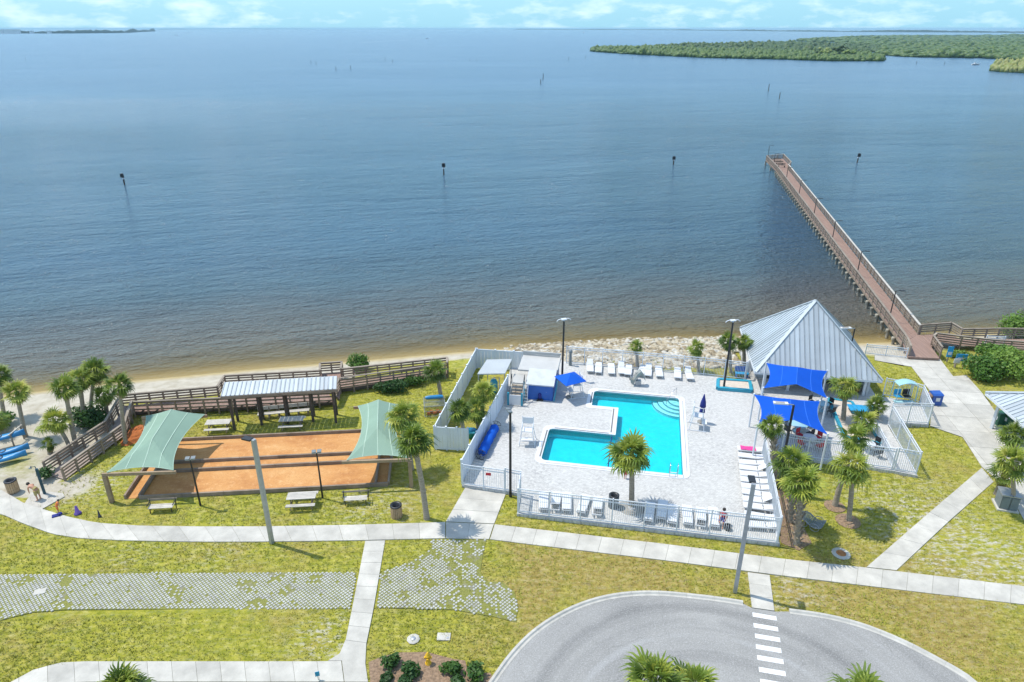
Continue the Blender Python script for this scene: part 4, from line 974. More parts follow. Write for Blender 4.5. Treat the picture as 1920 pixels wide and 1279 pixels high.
# pavilion over the boardwalk
pzr = 3.35; rn = [G(414, 743, pzr - .1), G(631, 729, pzr - .1), G(632, 705, pzr + .25), G(421, 717, pzr + .25)]
pv = empty('deck_pavilion', V(rn[0].x, rn[0].y, 0), 'long metal roofed shade pavilion beside the bocce court', 'pavilion'); rfp = empty('roof', (0, 0, 0), parent=pv)
slope_panels(rn[0], rn[1], rn[3], rn[2], 26, rfp)
for a, b in ((rn[0], rn[1]), (rn[3], rn[2])): MB().bar(a - V(0, 0, .16), b - V(0, 0, .16), .1, .22).build('fascia', M['timber_grey'], rfp)
for a, b in ((rn[0], rn[3]), (rn[1], rn[2])): MB().bar(a - V(0, 0, .12), b - V(0, 0, .12), .08, .16).build('fascia', M['timber_grey'], rfp)
for i, t in enumerate((.06, .29, .52, .75, .96)):
    a, b = lerp(rn[0], rn[1], t), lerp(rn[3], rn[2], t); p = lerp(a, b, .08 if i in (0, 4) else .35); q = lerp(a, b, .9)
    MB().box(V(p.x, p.y, (p.z - .3) / 2), (.17, .17, p.z - .3)).build('post', M['timber_dark'], pv); MB().box(V(q.x, q.y, (q.z - .3) / 2), (.17, .17, q.z - .3)).build('post', M['timber_dark'], pv)
    MB().bar(a - V(0, 0, .2), b - V(0, 0, .2), .1, .2).build('rafter', M['timber_dark'], pv)
    MB().bar(V(p.x, p.y, p.z - .9), lerp(p, q, .35) - V(0, 0, .25), .08, .1).build('knee_brace', M['timber_dark'], pv)

# long spectator bench in front of the deck
lb0, lb1 = G(484, 787), G(581, 778)
lb = empty('spectator_bench', lb0, 'long weathered double plank bench below the pavilion deck', 'bench'); ldv = (lb1 - lb0).normalized(); lnv = V(-ldv.y, ldv.x, 0)
for v_, z_ in ((.0, .45), (.16, .45), (.32, .45)): MB().bar(lb0 + lnv * v_ + V(0, 0, z_), lb1 + lnv * v_ + V(0, 0, z_), .14, .05).build('seat_plank', M['timber_pale'], lb)
for z_ in (.72, .9): MB().bar(lb0 + lnv * .46 + V(0, 0, z_), lb1 + lnv * .5 + V(0, 0, z_), .05, .15).build('back_plank', M['timber_pale'], lb)
for k in range(6):
    p = lerp(lb0, lb1, .03 + k * .188); MB().bar(p + V(0, 0, 0), p + V(0, 0, .43), .1, .1).build('leg', M['timber'], lb); MB().bar(p + lnv * .42, p + lnv * .5 + V(0, 0, .98), .1, .08).build('leg', M['timber'], lb)

# picnic tables and benches
def picnic_table(name, loc, rz, label, L=1.95):
    r_ = empty(name, loc, label, 'picnic table', 'picnic tables on the bocce lawn', rz)
    for k in range(5): link('top_plank', MB().box((0, -.32 + k * .16, .75), (L, .145, .045)).mesh('top_plank', M['timber_pale']), r_)
    for s in (-1, 1):
        for k in range(2): link('seat_plank', MB().box((0, s * (.62 + k * .15), .45), (L, .135, .045)).mesh('seat_plank', M['timber_pale']), r_)
        for e in (-1, 1): link('leg', MB().bar((e * L * .36, s * .62, 0), (e * L * .36, s * .2, .72), .05, .1).mesh('leg', M['timber']), r_)
    for e in (-1, 1):
        link('cross_beam', MB().bar((e * L * .36 + .05, -.78, .41), (e * L * .36 + .05, .78, .41), .05, .1).mesh('cross_beam', M['timber']), r_)
    return r_
ang = math.atan2(cd_.y, cd_.x)
picnic_table('picnic_table', G(412, 806), ang, 'wooden picnic table at the left post of the deck pavilion')
picnic_table('picnic_table', G(549, 800), ang, 'wooden picnic table below the long spectator bench')
picnic_table('picnic_table', G(568, 946), ang, 'wooden picnic table below the bocce court beside a black lamp')
def low_bench(loc, rz, label):
    r_ = empty('park_bench', loc, label, 'bench', 'benches along the front of the bocce court', rz); L = 1.6
    for k in range(3): link('seat_slat', MB().box((0, -.2 + k * .17, .43), (L, .155, .04)).mesh('seat_slat', M['timber_pale']), r_)
    for k in range(1): link('back_slat', MB().box((0, .36, .72), (L + .3, .04, .13)).mesh('back_slat', M['timber_grey']), r_)
    for s in (-1, 1):
        link('leg', MB().bar((s * .7, -.22, 0), (s * .7, -.22, .41), .05, .05).mesh('leg', M['black']), r_); link('back_leg', MB().bar((s * .84, .2, 0), (s * .84, .38, .8), .05, .05).mesh('back_leg', M['black']), r_)
        link('arm', MB().bar((s * .84, -.25, .62), (s * .84, .35, .62), .05, .04).mesh('arm', M['black']), r_)
low_bench(G(305, 958), ang, 'low slatted bench on the lawn near the left green sail post'); low_bench(G(668, 943), ang, 'low slatted bench right of the near picnic table')

# ================================================================ PIER
PZ = .3
def pier_edge(px, py): return G(px, py, PZ)
pl0, pl1 = G(1692, 643, PZ), G(1456, 320, PZ); pr0, pr1 = G(1721, 627, PZ), G(1477, 317, PZ)
pier = empty('fishing_pier', G(1700, 660, 0), 'long brown plank pier with timber railings running out into the bay', 'pier')
tl, tn, tr_, ts = G(1436.5, 300, PZ), G(1468, 297, PZ), G(1482, 312, PZ), G(1477.5, 317, PZ)
planks(pier, [pl0, pl1], [pr0, pr1], w=.3); planks(pier, [pl1 + V(-.2, .2, 0), tl], [ts, tr_, tn], w=.3)
ap = [G(1703, 669, PZ), G(1762, 672, PZ), G(1746, 650, PZ), G(1752, 640, PZ), G(1795, 636, PZ), pr0, pl0 + V(.05, -.05, 0)]
tmpm = MB().prism([(p.x, p.y) for p in (ap[0], ap[1], ap[2], ap[5], ap[6])], PZ - .2, PZ - .004); o = tmpm.build('apron_deck', M['plank'], pier)
def pier_rail(pts, step, pile=0):
    for a, b in zip(pts, pts[1:]):
        L = (b - a).length; n = max(1, round(L / step)); d = (b - a).normalized(); rz = math.atan2(d.y, d.x)
        for k in range(n + 1):
            p = lerp(a, b, k / n); MB().box(V(p.x, p.y, p.z + .42), (.15, .15, 1.25), rz).build('post', M['timber_grey'], pier)
        for z_ in (.3, .58, .86): MB().bar(a + V(0, 0, z_), b + V(0, 0, z_), .06, .14).build('rail', M['timber'], pier)
        MB().bar(a + V(0, 0, 1.08), b + V(0, 0, 1.08), .24, .05).build('handrail', M['timber_pale' if pile == 1 else 'timber_grey'], pier)
        MB().bar(a + V(0, 0, -.2), b + V(0, 0, -.2), .12, .3).build('beam', M['timber'], pier)
pier_rail([pl0, pl1, G(1452, 316, PZ), tl, tn, tr_, ts], 1.7); pier_rail([pr0, pr1], 1.7, 1)
n = 44
for k in range(n + 1):
    for a, b, s in ((pl0, pl1, -1), (pr0, pr1, 1)):
        p = lerp(a, b, k / n) + V(.12 * s, 0, 0); MB().tube([V(p.x, p.y, -3.2), V(p.x, p.y, PZ - .3)], .17, 7).build('pile', M['pile'], pier)
        if s < 0: MB().lathe([(.0, .06), (.19, .05), (.2, -.12), (.17, -.3)], 7, V(p.x - .1, p.y, PZ - .35)).build('pile_cap', M['pile'], pier)
for p in (tl, tn, tr_, lerp(tl, pl1, .5), lerp(tl, tn, .5)): MB().tube([V(p.x, p.y, -3.2), V(p.x, p.y, PZ - .3)], .19, 7).build('pile', M['pile'], pier)
# branch boardwalk to the right
rb = empty('shore_boardwalk', G(1790, 655), 'timber boardwalk branching right from the foot of the pier', 'boardwalk')
q0 = [G(1724, 626, PZ), G(1780, 622, PZ), G(1800, 634, PZ), G(1870, 633, PZ), G(1960, 634, PZ)]; q1 = [G(1746, 647, PZ), G(1752, 642, PZ), G(1800, 648, PZ), G(1860, 655, PZ), G(1960, 662, PZ)]
planks(rb, [G(1722, 628, PZ), G(1780, 625, PZ), G(1800, 636, PZ), G(1960, 636, PZ)], [G(1744, 651, PZ), G(1765, 641, PZ), G(1800, 647, PZ), G(1960, 660, PZ)], w=.25)
railing(rb, q0, low=1.6, step=1.6, mat=M['timber_grey']); railing(rb, [G(1762, 669, PZ)] + q1, low=.8, step=1.6); railing(rb, [G(1704, 667, PZ), G(1698, 652, PZ), pl0], low=.8, step=1.4, mat=M['timber_grey'])
# three low benches on the pier head
for i, (x, y) in enumerate(((1457, 304), (1461, 309), (1465, 314))):
    b_ = empty('pier_bench', G(x, y, PZ), ['farthest', 'middle', 'nearest'][i] + ' of three brown benches on the pier head', 'bench', 'benches on the pier head')
    for k in range(2): MB().box(b_.location + V(0, -.12 + .22 * k, .45), (1.9, .2, .06)).build('seat_plank', M['timber'], b_)
    for s in (-1, 1): MB().box(b_.location + V(.7 * s, 0, .21), (.1, .4, .42)).build('leg', M['timber_dark'], b_)
    MB().box(b_.location + V(0, .26, .75), (1.9, .05, .25)).build('backrest', M['timber'], b_)

# ================================================================ LAMPS
def lamp(name, base, h, mat, label, head, rz=0.0, r0=.1, r1=.06, group=None, cat='lamp post'):
    t = empty(name, base, label, cat, group, rz)
    if name == 'concrete_light_pole': link('pole', MB().bar((0, 0, 0), (0, 0, h), r0 * 2, r0 * 2).mesh('pole', mat), t)
    else: link('pole', MB().tube([(0, 0, 0), (0, 0, h)], [r0, r1], 10).mesh('pole', mat), t)
    if head == 'box':
        link('arm', MB().bar((0, 0, h - .05), (.25, .1, h - .02), .06, .06).mesh('arm', M['black']), t)
        link('lamp_head', MB().box((.38, .12, h), (.6, .36, .1), .2).mesh('lamp_head', M['black']), t); link('lens', MB().box((.38, .12, h - .06), (.5, .28, .02), .2).mesh('lens', M['plastic']), t)
    elif head == 'pier':
        link('arm', MB().bar((0, 0, h - .03), (.5, 0, h), .05, .05).mesh('arm', M['black']), t); link('lamp_head', MB().box((.7, 0, h + .02), (.55, .25, .08)).mesh('lamp_head', M['black']), t)
    elif head == 'flood':
        link('bracket', MB().bar((-.3, 0, h), (.3, 0, h), .06, .06).mesh('bracket', M['galv']), t)
        for s in (-1, 1):
            l_ = link('lamp_head', MB().bar((s * .18, -.05, h + .06), (s * .18, .24, h + .1), .28, .08).mesh('lamp_head', M['grey_box']), t)
    elif head == 'ring':
        for s in (-1, 1):
            pts = [(0, 0, h - .05)] + [(s * (.35 - .35 * math.cos(a)), .03, h - .05 + .28 * math.sin(a)) for a in (.5, 1.0, 1.6, 2.2, 2.8)]
            link('gooseneck', MB().tube(pts, .035, 6).mesh('gooseneck', M['white']), t)
        link('lamp_head', MB().box((0, .05, h + .18), (.5, .3, .08)).mesh('lamp_head', M['white']), t)
    elif head == 'bar':
        link('arm', MB().bar((0, 0, h), (-.55, 0, h + .06), .06, .06).mesh('arm', M['galv']), t)
        link('lamp_head', MB().box((-.85, 0, h + .08), (.95, .3, .09)).mesh('lamp_head', M['plastic']), t); link('lens', MB().box((-.9, 0, h + .135), (.6, .2, .02)).mesh('lens', M['concrete_dark']), t)
    return t
lamp('concrete_light_pole', G(510, 1018), 7.75, M['galv'], 'tall grey light pole on the walk in front of the bocce court', 'box', 2.6, .115)
lamp('concrete_light_pole', G(1378, 1110), 7.65, M['galv'], 'tall grey light pole by the road crossing ramp', 'box', 1.2, .115)
lamp('lamp_post', G(376, 948), 3.75, M['black'], 'short black lamp post before the left half of the bocce court', 'flood', .2, .07, .05)
lamp('lamp_post', G(605, 933), 3.7, M['black'], 'short black lamp post beside the near picnic table', 'flood', .2, .07, .05)
lamp('lamp_post', G(957, 931), 6.9, M['black'], 'tall black lamp post at the pool entrance gate', 'flood', 1.9, .1, .08)
lamp('lamp_post', G(1054, 709, D), 5.75, M['black'], 'black lamp post with white goosenecks beside the blue umbrella', 'ring', .3, .1, .08)
lamp('lamp_post', G(1357, 727, D + .1), 6.4, M['black'], 'black lamp post standing in the turquoise planter box', 'ring', .2, .1, .08)
lamp('lamp_post', G(1458, 918), 6.9, M['black'], 'black lamp post outside the right pool fence before the blue sail', 'bar', -.15, .1, .08)
lamp('lamp_post', G(1583, 706, D), 4.9, M['black'], 'slim black lamp post in front of the pyramid roof', 'bar', .05, .07, .06)
k = 0
for (bx2, by2, ty) in ((1666, 603, 545), (1606, 518, 471), (1560, 451, 414), (1526, 403, 372), (1498, 365, 338), (1474, 338, 314), (1450, 313, 288), (1439, 300, 273)):
    g = G(bx2, by2, PZ); h = None; lo, hi = 0, 20
    for _ in range(40):
        m_ = (lo + hi) / 2; zc = g.y * CP - (PZ + m_ - CAM_H) * SP; yc = -(g.y * SP + (PZ + m_ - CAM_H) * CP)
        if 639.5 + F_PX * yc / zc > ty: lo = m_
        else: hi = m_
    lamp('pier_lamp', g, min(4.2, lo), M['black'], ORD[k] + ' black lamp along the pier, counted from the shore', 'pier', -.1, .07, .05, 'lamps along the pier'); k += 1

# ================================================================ CHANNEL MARKERS, BOATS
def marker(px, py, h, label, sign=True, r=.16, cat='channel marker'):
    g = G(px, py, WATER_Z); t = empty('channel_marker', g, label, cat, 'channel markers in the bay'); lean = random.uniform(-.05, .05) * h
    MB().tube([g + V(0, 0, -2), g + V(lean, 0, h)], [r, r * .9], 8).build('pile', M['timber_dark'], t)
    if sign:
        MB().box(g + V(lean, -.22, h - .45), (.8, .05, .8), 0).build('board', M['black'], t); MB().lathe([(r * 1.3, h * .5), (r * 1.3, h * .62)], 8, g).build('band', M['plastic'], t)
marker(234, 347, 2.5, 'dark channel marker pile alone at the left of the bay', True); marker(832, 328, 2.7, 'dark channel marker pile in the middle of the bay', True)
marker(1263, 309, 2.1, 'dark channel marker pile left of the pier head', True); g9 = marker(1607, 305, 2.3, 'channel marker with dark board right of the pier head', True)
far = [(1014, 158, 'nearer'), (1018, 148, 'farther')]
marker(1014, 157, 2.6, 'near one of a pair of piles in the middle distance', False, .22); marker(1018, 150, 4.0, 'tall far one of a pair of piles in the middle distance', False, .22)
marker(1440, 172, 3.8, 'taller left pile of two in the water before the mangroves', False, .2); marker(1461, 186, 3.0, 'shorter right pile of two in the water before the mangroves', False, .2)
fm_ = [(48, 113, 'far left'), (583, 120, ''), (593, 122, ''), (630, 133, ''), (658, 131, ''), (722, 114, ''), (736, 118, ''), (881, 115, ''), (894, 116, ''), (1066, 113, ''), (1098, 110, ''), (1186, 111, ''), (1361, 114, ''), (1770, 123, ''), (1718, 121, '')]
fm_.sort(); 
for i, (x, y, _) in enumerate(fm_):
    nm = (ORD + ['fifteenth'])[i]; marker(x, y, 3.2, nm + ' distant pile from the left in the far line of channel piles', False, .17)
def small_boat(px, py, L, label, sail=False):
    g = G(px, py, WATER_Z); t = empty('boat', g, label, 'boat'); mb = MB()
    prof = []
    for i in range(7):
        s = i / 6; w = L * .17 * (1 - s ** 3); prof += [g + V(L * (s - .5), -w, .9 + .4 * s), g + V(L * (s - .5), 0, -.2), g + V(L * (s - .5), w, .9 + .4 * s)]
    f = []
    for i in range(6): f += [(i * 3, i * 3 + 3, i * 3 + 4, i * 3 + 1), (i * 3 + 1, i * 3 + 4, i * 3 + 5, i * 3 + 2), (i * 3, i * 3 + 2, i * 3 + 5, i * 3 + 3)]
    mb.add(prof, f + [(0, 1, 2)]); mb.build('hull', M['plastic'], t)
    if sail:
        MB().tube([g, g + V(0, 0, L * 1.5)], .12, 6).build('mast', M['galv'], t); MB().add([g + V(-.1, 0, 1.5), g + V(-L * .5, 0, 1.6), g + V(-.1, 0, L * 1.45), g + V(-.1, .15, 1.5), g + V(-L * .5, .15, 1.6), g + V(-.1, .15, L * 1.45)], [(0, 1, 2), (5, 4, 3), (0, 3, 4, 1), (1, 4, 5, 2), (2, 5, 3, 0)]).build('sail', M['plastic'], t)
    else: MB().box(g + V(-L * .1, 0, 1.5), (L * .25, L * .2, 1.1)).build('cabin', M['plastic'], t)
small_boat(1095, 62, 12, 'tiny white sailboat on the far bay near the horizon', True); small_boat(1829, 122, 7, 'small boat moored off the right mangrove shore'); small_boat(801, 73, 9, 'small motor boat at the head of a white wake'); small_boat(331, 67, 14, 'tiny boat off the left headland')
wk_ = MB(); a, b = G(676, 80, WATER_Z + .05), G(800, 73, WATER_Z + .05)
for k in range(30):
    t0, t1 = k / 30, (k + 1) / 30; w0, w1 = 9 * (1 - t0) + 1.5, 9 * (1 - t1) + 1.5; p0, p1 = lerp(a, b, t0), lerp(a, b, t1); bend = V(0, 30 * math.sin(t0 * 3), 0); bend1 = V(0, 30 * math.sin(t1 * 3), 0)
    j = random.uniform(.6, 1.2); wk_.add([p0 + bend + V(0, -w0 * j, 0), p1 + bend1 + V(0, -w1 * j, 0), p1 + bend1 + V(0, w1, 0), p0 + bend + V(0, w0, 0)], [(0, 1, 2, 3)])
M['foam'] = simple('wake_foam', (.50, .56, .60), .8, .3, .05)
tag(wk_.build('boat_wake', M['foam']), 'long white boat wake far out on the bay', kind='stuff')

# ================================================================ FAR LAND
def ico(sub=1):
    bm = bmesh.new(); bmesh.ops.create_icosphere(bm, subdivisions=sub, radius=1.0); v = np.array([q.co[:] for q in bm.verts]); f = np.array([[q.index for q in p.verts] for p in bm.faces]); bm.free(); return v, f
IV1, IF1 = ico(1); IV2, IF2 = ico(2)
def lumps(name, C, S, mat, sub=1, jit=.28, parent=None, squash=None):
    """C centres (n,3), S radii (n,3): many rough clumps in one mesh"""
    v, f = (IV1, IF1) if sub == 1 else (IV2, IF2); n = len(C)
    jitter = 1 + np.random.uniform(-jit, jit, (n, len(v), 1)); a = np.random.rand(n) * 6.28; ca_, sa_ = np.cos(a), np.sin(a)
    vx = v[None, :, 0] * ca_[:, None] - v[None, :, 1] * sa_[:, None]; vy = v[None, :, 0] * sa_[:, None] + v[None, :, 1] * ca_[:, None]
    P = np.stack([vx, vy, np.broadcast_to(v[None, :, 2], vx.shape)], 2) * jitter * S[:, None, :] + C[:, None, :]
    Fc = (f[None] + (np.arange(n) * len(v))[:, None, None]).reshape(-1, 3)
    me = bpy.data.meshes.new(name); me.vertices.add(n * len(v)); me.vertices.foreach_set('co', P.reshape(-1).astype(np.float32)); me.loops.add(Fc.size); me.loops.foreach_set('vertex_index', Fc.ravel().astype(np.int32))
    me.polygons.add(len(Fc)); me.polygons.foreach_set('loop_start', np.arange(0, Fc.size, 3, dtype=np.int32)); me.update(calc_edges=True); me.materials.append(mat); return link(name, me, parent)
def wood(name, poly_px, n, size, hgt, label, sub=1):
    poly = GP(poly_px, WATER_Z); X0, X1 = min(p.x for p in poly), max(p.x for p in poly); Y0, Y1 = min(p.y for p in poly), max(p.y for p in poly)
    cs = []
    # spread evenly in the distance as seen along the shore: denser towards the near edge
    while sum(len(c) for c in cs) < n:
        u_ = np.random.rand(n * 3); y = 1 / (1 / Y0 + (1 / Y1 - 1 / Y0) * u_); x = X0 + (X1 - X0) * np.random.rand(n * 3); ok = inside(poly, x, y); cs.append(np.stack([x[ok], y[ok]], 1))
        if len(cs) > 30: break
    c = np.concatenate(cs)[:n]; k = (c[:, 1] / Y0) ** .8; s = size * k[:, None] * np.random.uniform(.6, 1.3, (len(c), 1)); hh_ = hgt * np.random.uniform(.4, 1.2, len(c)) * (1 + .55 * (np.random.rand(len(c)) > .93)) * (1 + .25 * np.sin(c[:, 0] * .013) * np.sin(c[:, 1] * .009))
    C = np.stack([c[:, 0], c[:, 1], np.full(len(c), WATER_Z) + hh_ * .42], 1); S = np.concatenate([s, s, (hh_ * .6)[:, None]], 1)
    base = MB(); 
    o = lumps(name, C, S, M['mangrove'], sub); tag(o, label, kind='stuff'); return o
wood('mangrove_islet', [(1109, 97), (1200, 103), (1330, 109), (1470, 112), (1560, 115), (1655, 115), (1657, 110), (1640, 107), (1600, 101), (1480, 100), (1330, 98), (1220, 91), (1112, 91)], 6500, 2.8, 4.8, 'long low green mangrove islet with a dark wooded tip')
wood('mangrove_ridge', [(1180, 91.5), (1330, 96.5), (1470, 98), (1560, 99), (1650, 98), (1650, 88), (1480, 82), (1290, 86)], 4200, 4.2, 4.5, 'mangrove ridge behind the narrow lagoon')
wood('mangrove_flats', [(1640, 103), (1700, 107), (1870, 110.5), (1920, 117), (2200, 122), (2400, 90), (2400, 68.5), (1920, 66.5), (1620, 68.5), (1500, 74), (1505, 78), (1560, 79), (1652, 88), (1652, 98)], 12000, 5.0, 4.5, 'wide green mangrove flats towards the right horizon')
wood('mangrove_point', [(1858, 133), (1880, 135.5), (1930, 137.5), (2050, 142), (2050, 120), (1930, 118), (1875, 123)], 2600, 2.2, 4.2, 'mangrove point cut by the right edge of the bay')
def mangrove_tree(px, py, h, w, label):
    g = G(px, py, WATER_Z); t = empty('mangrove_tree', g, label, 'tree', 'tall mangroves on the islet tip'); n = 26
    MB().tube([g, g + V(.2, 0, h * .6)], [.35, .15], 6).build('trunk', M['stem'], t)
    C = np.random.normal(0, 1, (n, 3)) * np.array([w * .38, w * .38, h * .13]) + np.array([g.x, g.y, WATER_Z + h * .72]); S = np.random.uniform(.12, .26, (n, 1)) * w * np.array([[1, 1, .8]])
    o = lumps('crown', C - np.array(g)[None], S, M['mangrove'], 1, .35, t)
for i, (x, y, h, w) in enumerate([(1545, 108, 9.5, 9), (1572, 108, 12, 10), (1592, 109, 9, 9), (1534, 107, 8, 7), (1160, 97, 8.5, 6)]):
    mangrove_tree(x, y, h, w, ['rounded mangrove tree left of the tallest one on the islet tip', 'tallest dark mangrove tree on the islet tip', 'broad mangrove tree right of the tallest one on the islet tip', 'small mangrove tree leftmost of the islet tip cluster', 'lone tall mangrove near the left end of the islet'][i])
def far_strip(name, pts, h, label, n=260):
    P = [G(x, y, WATER_Z) for x, y in pts]; s = arc_param(P); mb = MB(); prev = None; vv = []
    for k in range(n + 1):
        p = at_s(P, s, s[-1] * k / n); hh_ = h * (.55 + .3 * math.sin(k * .11) * math.sin(k * .037 + 1) + random.uniform(-.12, .2)); e = min(1, k / 6, (n - k) / 6)
        dr = V(p.x, p.y, 0).normalized() * max(60, p.y * .04); vv += [p + V(0, 0, -.5), p + V(0, 0, max(.3, hh_ * e)), p + dr + V(0, 0, max(.3, hh_ * e * 1.1)), p + dr + V(0, 0, -.5)]
    mb.add(vv, [(4 * k + i, 4 * k + i + 4, 4 * k + i + 5, 4 * k + i + 1) for k in range(n) for i in range(3)])
    tag(mb.build(name, M['farwood']), label, kind='structure')
M['farwood'] = simple('far_shore_trees', (.055, .075, .045), .95, .3, .004)
far_strip('far_shore', [(962, 55.6), (1250, 56.6), (1500, 59.2), (1700, 60.5), (2050, 62.2)], 16, 'low dark far shore along the right horizon', 400)
far_strip('headland', [(-160, 62.6), (0, 62.8), (120, 62.9), (230, 62), (292, 58.8)], 27, 'wooded headland at the left end of the horizon', 200)
far_strip('far_shore', [(292, 55.4), (330, 55.2), (420, 54.6), (600, 54.5)], 14, 'thin far shore at the left part of the horizon', 120)
for i, (x, w) in enumerate(((6, 70), (17, 90), (28, 80), (36, 60), (62, 40), (95, 45))):
    g = G(x, 62.9, WATER_Z) + V(0, -10, 0); hgt_ = 20 if i < 4 else 13; t = empty('shore_building', g, ['leftmost', 'second', 'third', 'fourth', 'fifth', 'rightmost'][i] + (' tiny white building on the left headland' if i in (0, 5) else ' tiny white building from the left on the left headland'), 'building', 'white buildings on the headland')
    MB().box(g + V(0, 0, hgt_ / 2), (w * .4, 20, hgt_)).build('wall', M['shingle'], t); MB().box(g + V(0, 0, hgt_ + 1), (w * .44, 24, 2)).build('roof', M['concrete_dark'], t)

# ================================================================ LOUNGERS
LM = {}
def lounger_parts():
    bed = MB()
    for s in range(9): bed.box((0, -.9 + s * .135, .34), (.56, .13, .035))
    LM['seat'] = bed.mesh('seat', M['plastic'])
    def back(rise):
        b = MB()
        for s in range(5):
            t = (s + .5) / 5; y, z = .3 + .68 * t * math.cos(rise), .345 + .68 * t * math.sin(rise)
            b.box((0, y, z), (.56, .133, .035), ax=(V(1, 0, 0), V(0, math.cos(rise), math.sin(rise)), V(0, -math.sin(rise), math.cos(rise))))
        return b.mesh('backrest', M['plastic'])
    LM['back0'] = back(.12); LM['back1'] = back(.6)
    fr = MB()
    for s in (-1, 1): fr.bar((s * .3, -.98, .31), (s * .3, .98, .31), .05, .07)
    for y in (-.98, .98): fr.bar((-.3, y, .31), (.3, y, .31), .05, .07)
    LM['frame'] = fr.mesh('frame', M['plastic']); LM['leg'] = MB().bar((0, 0, 0), (0, 0, .29), .07, .07).mesh('leg', M['plastic'])
lounger_parts()
def lounger(loc, rz, label, group, up):
    t = empty('pool_lounger', loc, label, 'lounger', group, rz + random.uniform(-.07, .07))
    link('seat', LM['seat'], t); link('backrest', LM['back1' if up else 'back0'], t); link('frame', LM['frame'], t)
    for x in (-.27, .27):
        for y in (-.75, .75): link('leg', LM['leg'], t, (x, y, 0))
    return t
pool_rz = math.atan2(pe1.y, pe1.x)
for i, (x, y) in enumerate(((1106, 695), (1122, 697), (1146, 699), (1165, 699), (1178, 701), (1203, 702), (1215, 703), (1235, 704), (1270, 707), (1291, 709))):
    lounger(G(x, y - 2, D), pool_rz + random.uniform(-.1, .1), ORD[i] + ' white lounger from the left in the far row below the rocks', 'far row of loungers', i % 3 == 0)
for i, (x, y) in enumerate(((1019, 945), (1042, 946), (1062, 947), (1094, 951), (1120, 955), (1217, 966), (1241, 962), (1260, 970), (1288, 972), (1313, 976), (1337, 976))):
    lounger(G(x, y, D), pool_rz + math.pi + random.uniform(-.1, .1), ORD[i] + ' white lounger from the left behind the near pool fence', 'near row of loungers', i in (1, 4, 9))
rows = [847, 860, 872, 883, 894, 906, 918, 930, 942, 955, 973, 989]
for i, y in enumerate(rows):
    x = 1407 + (y - 847) * .135
    lounger(G(x, y + 2, D), pool_rz - math.pi / 2 + random.uniform(-.05, .05), ORD[i] + ' white lounger from the top in the column along the right fence', 'column of loungers', i % 5 == 3)
tw = MB(); p = G(1398, 848, D)
for k in range(7):
    for j in range(3): tw.box(p + pe1 * (-.35 + k * .16) + pe2 * (-.2 + j * .18) + V(0, 0, .40 + .02 * math.sin(k * 1.3 + j)), (.165, .185, .012), pool_rz)
tag(tw.build('pink_towel', M['pink']), 'bright pink towel spread on the topmost right hand lounger', 'towel')

# ================================================================ LIFEGUARD CHAIRS, COVERED LIFT, UMBRELLAS
def guard_chair(loc, rz, label, umb=None):
    t = empty('lifeguard_chair', loc, label, 'chair', None, rz)
    for sx in (-1, 1):
        for sy in (-1, 1): link('leg', MB().tube([(sx * .62, sy * .6, 0), (sx * .42, sy * .38, 1.15), (sx * .42, sy * .38, 1.55 if sy < 0 else 2.15)], .03, 6).mesh('leg', M['white']), t)
        link('arm_rail', MB().tube([(sx * .42, -.38, 1.55), (sx * .42, .38, 1.6)], .03, 6).mesh('arm_rail', M['white']), t); link('base_runner', MB().tube([(sx * .62, -.75, .03), (sx * .62, .75, .03)], .03, 6).mesh('base_runner', M['white']), t)
    link('seat', MB().box((0, 0, 1.15), (.8, .7, .06)).mesh('seat', M['plastic']), t); link('backrest', MB().box((0, .4, 1.75), (.78, .05, .55)).mesh('backrest', M['plastic']), t); link('foot_deck', MB().box((0, -.55, .62), (.85, .42, .05)).mesh('foot_deck', M['plastic']), t)
    for k in range(3): link('rung', MB().tube([(-.55 + k * .03, -.6 + .05 * k, .2 + .2 * k), (.55 - k * .03, -.6 + .05 * k, .2 + .2 * k)], .022, 6).mesh('rung', M['white']), t)
    return t
guard_chair(G(989, 829, D), pool_rz + .1, 'white lifeguard chair between the cover reel and the shallow pool end'); guard_chair(G(1080, 741, D), pool_rz - 1.2, 'white lifeguard chair under the open blue umbrella'); guard_chair(G(1306, 801, D), pool_rz + 1.5, 'white lifeguard chair with closed umbrella on the right pool side')
ub = G(1068, 745, D); t = empty('pool_umbrella', ub, 'open square blue umbrella left of the far pool end', 'umbrella')
MB().tube([ub, ub + V(0, 0, 2.35)], .03, 8).build('pole', M['galv'], t); top = ub + V(0, 0, 2.4); a_ = 1.05
cs = [ub + V(x * a_, y * a_, 1.85) + V(.15 * y, -.15 * x, 0) for x, y in ((-.25, -1.35), (1.35, -.25), (.25, 1.35), (-1.35, .25))]
cn_ = MB(); cn_.add(cs + [top], [(0, 1, 4), (1, 2, 4), (2, 3, 4), (3, 0, 4)]); cn_.add([c - V(0, 0, .02) for c in cs] + [top - V(0, 0, .02)], [(4, 1, 0), (4, 2, 1), (4, 3, 2), (4, 0, 3)]); cn_.build('canopy', M['umb_blue'], t); MB().lathe([(0, 0), (.3, 0), (.3, .1), (.06, .12)], 12, ub).build('base', M['concrete_dark'], t)
for c in cs: MB().bar(top - V(0, 0, .05), c - V(0, 0, .02), .02, .02).build('rib', M['galv'], t)
ub = G(1314, 792, D); t = empty('pool_umbrella', ub, 'closed navy blue umbrella beside the right lifeguard chair', 'umbrella')
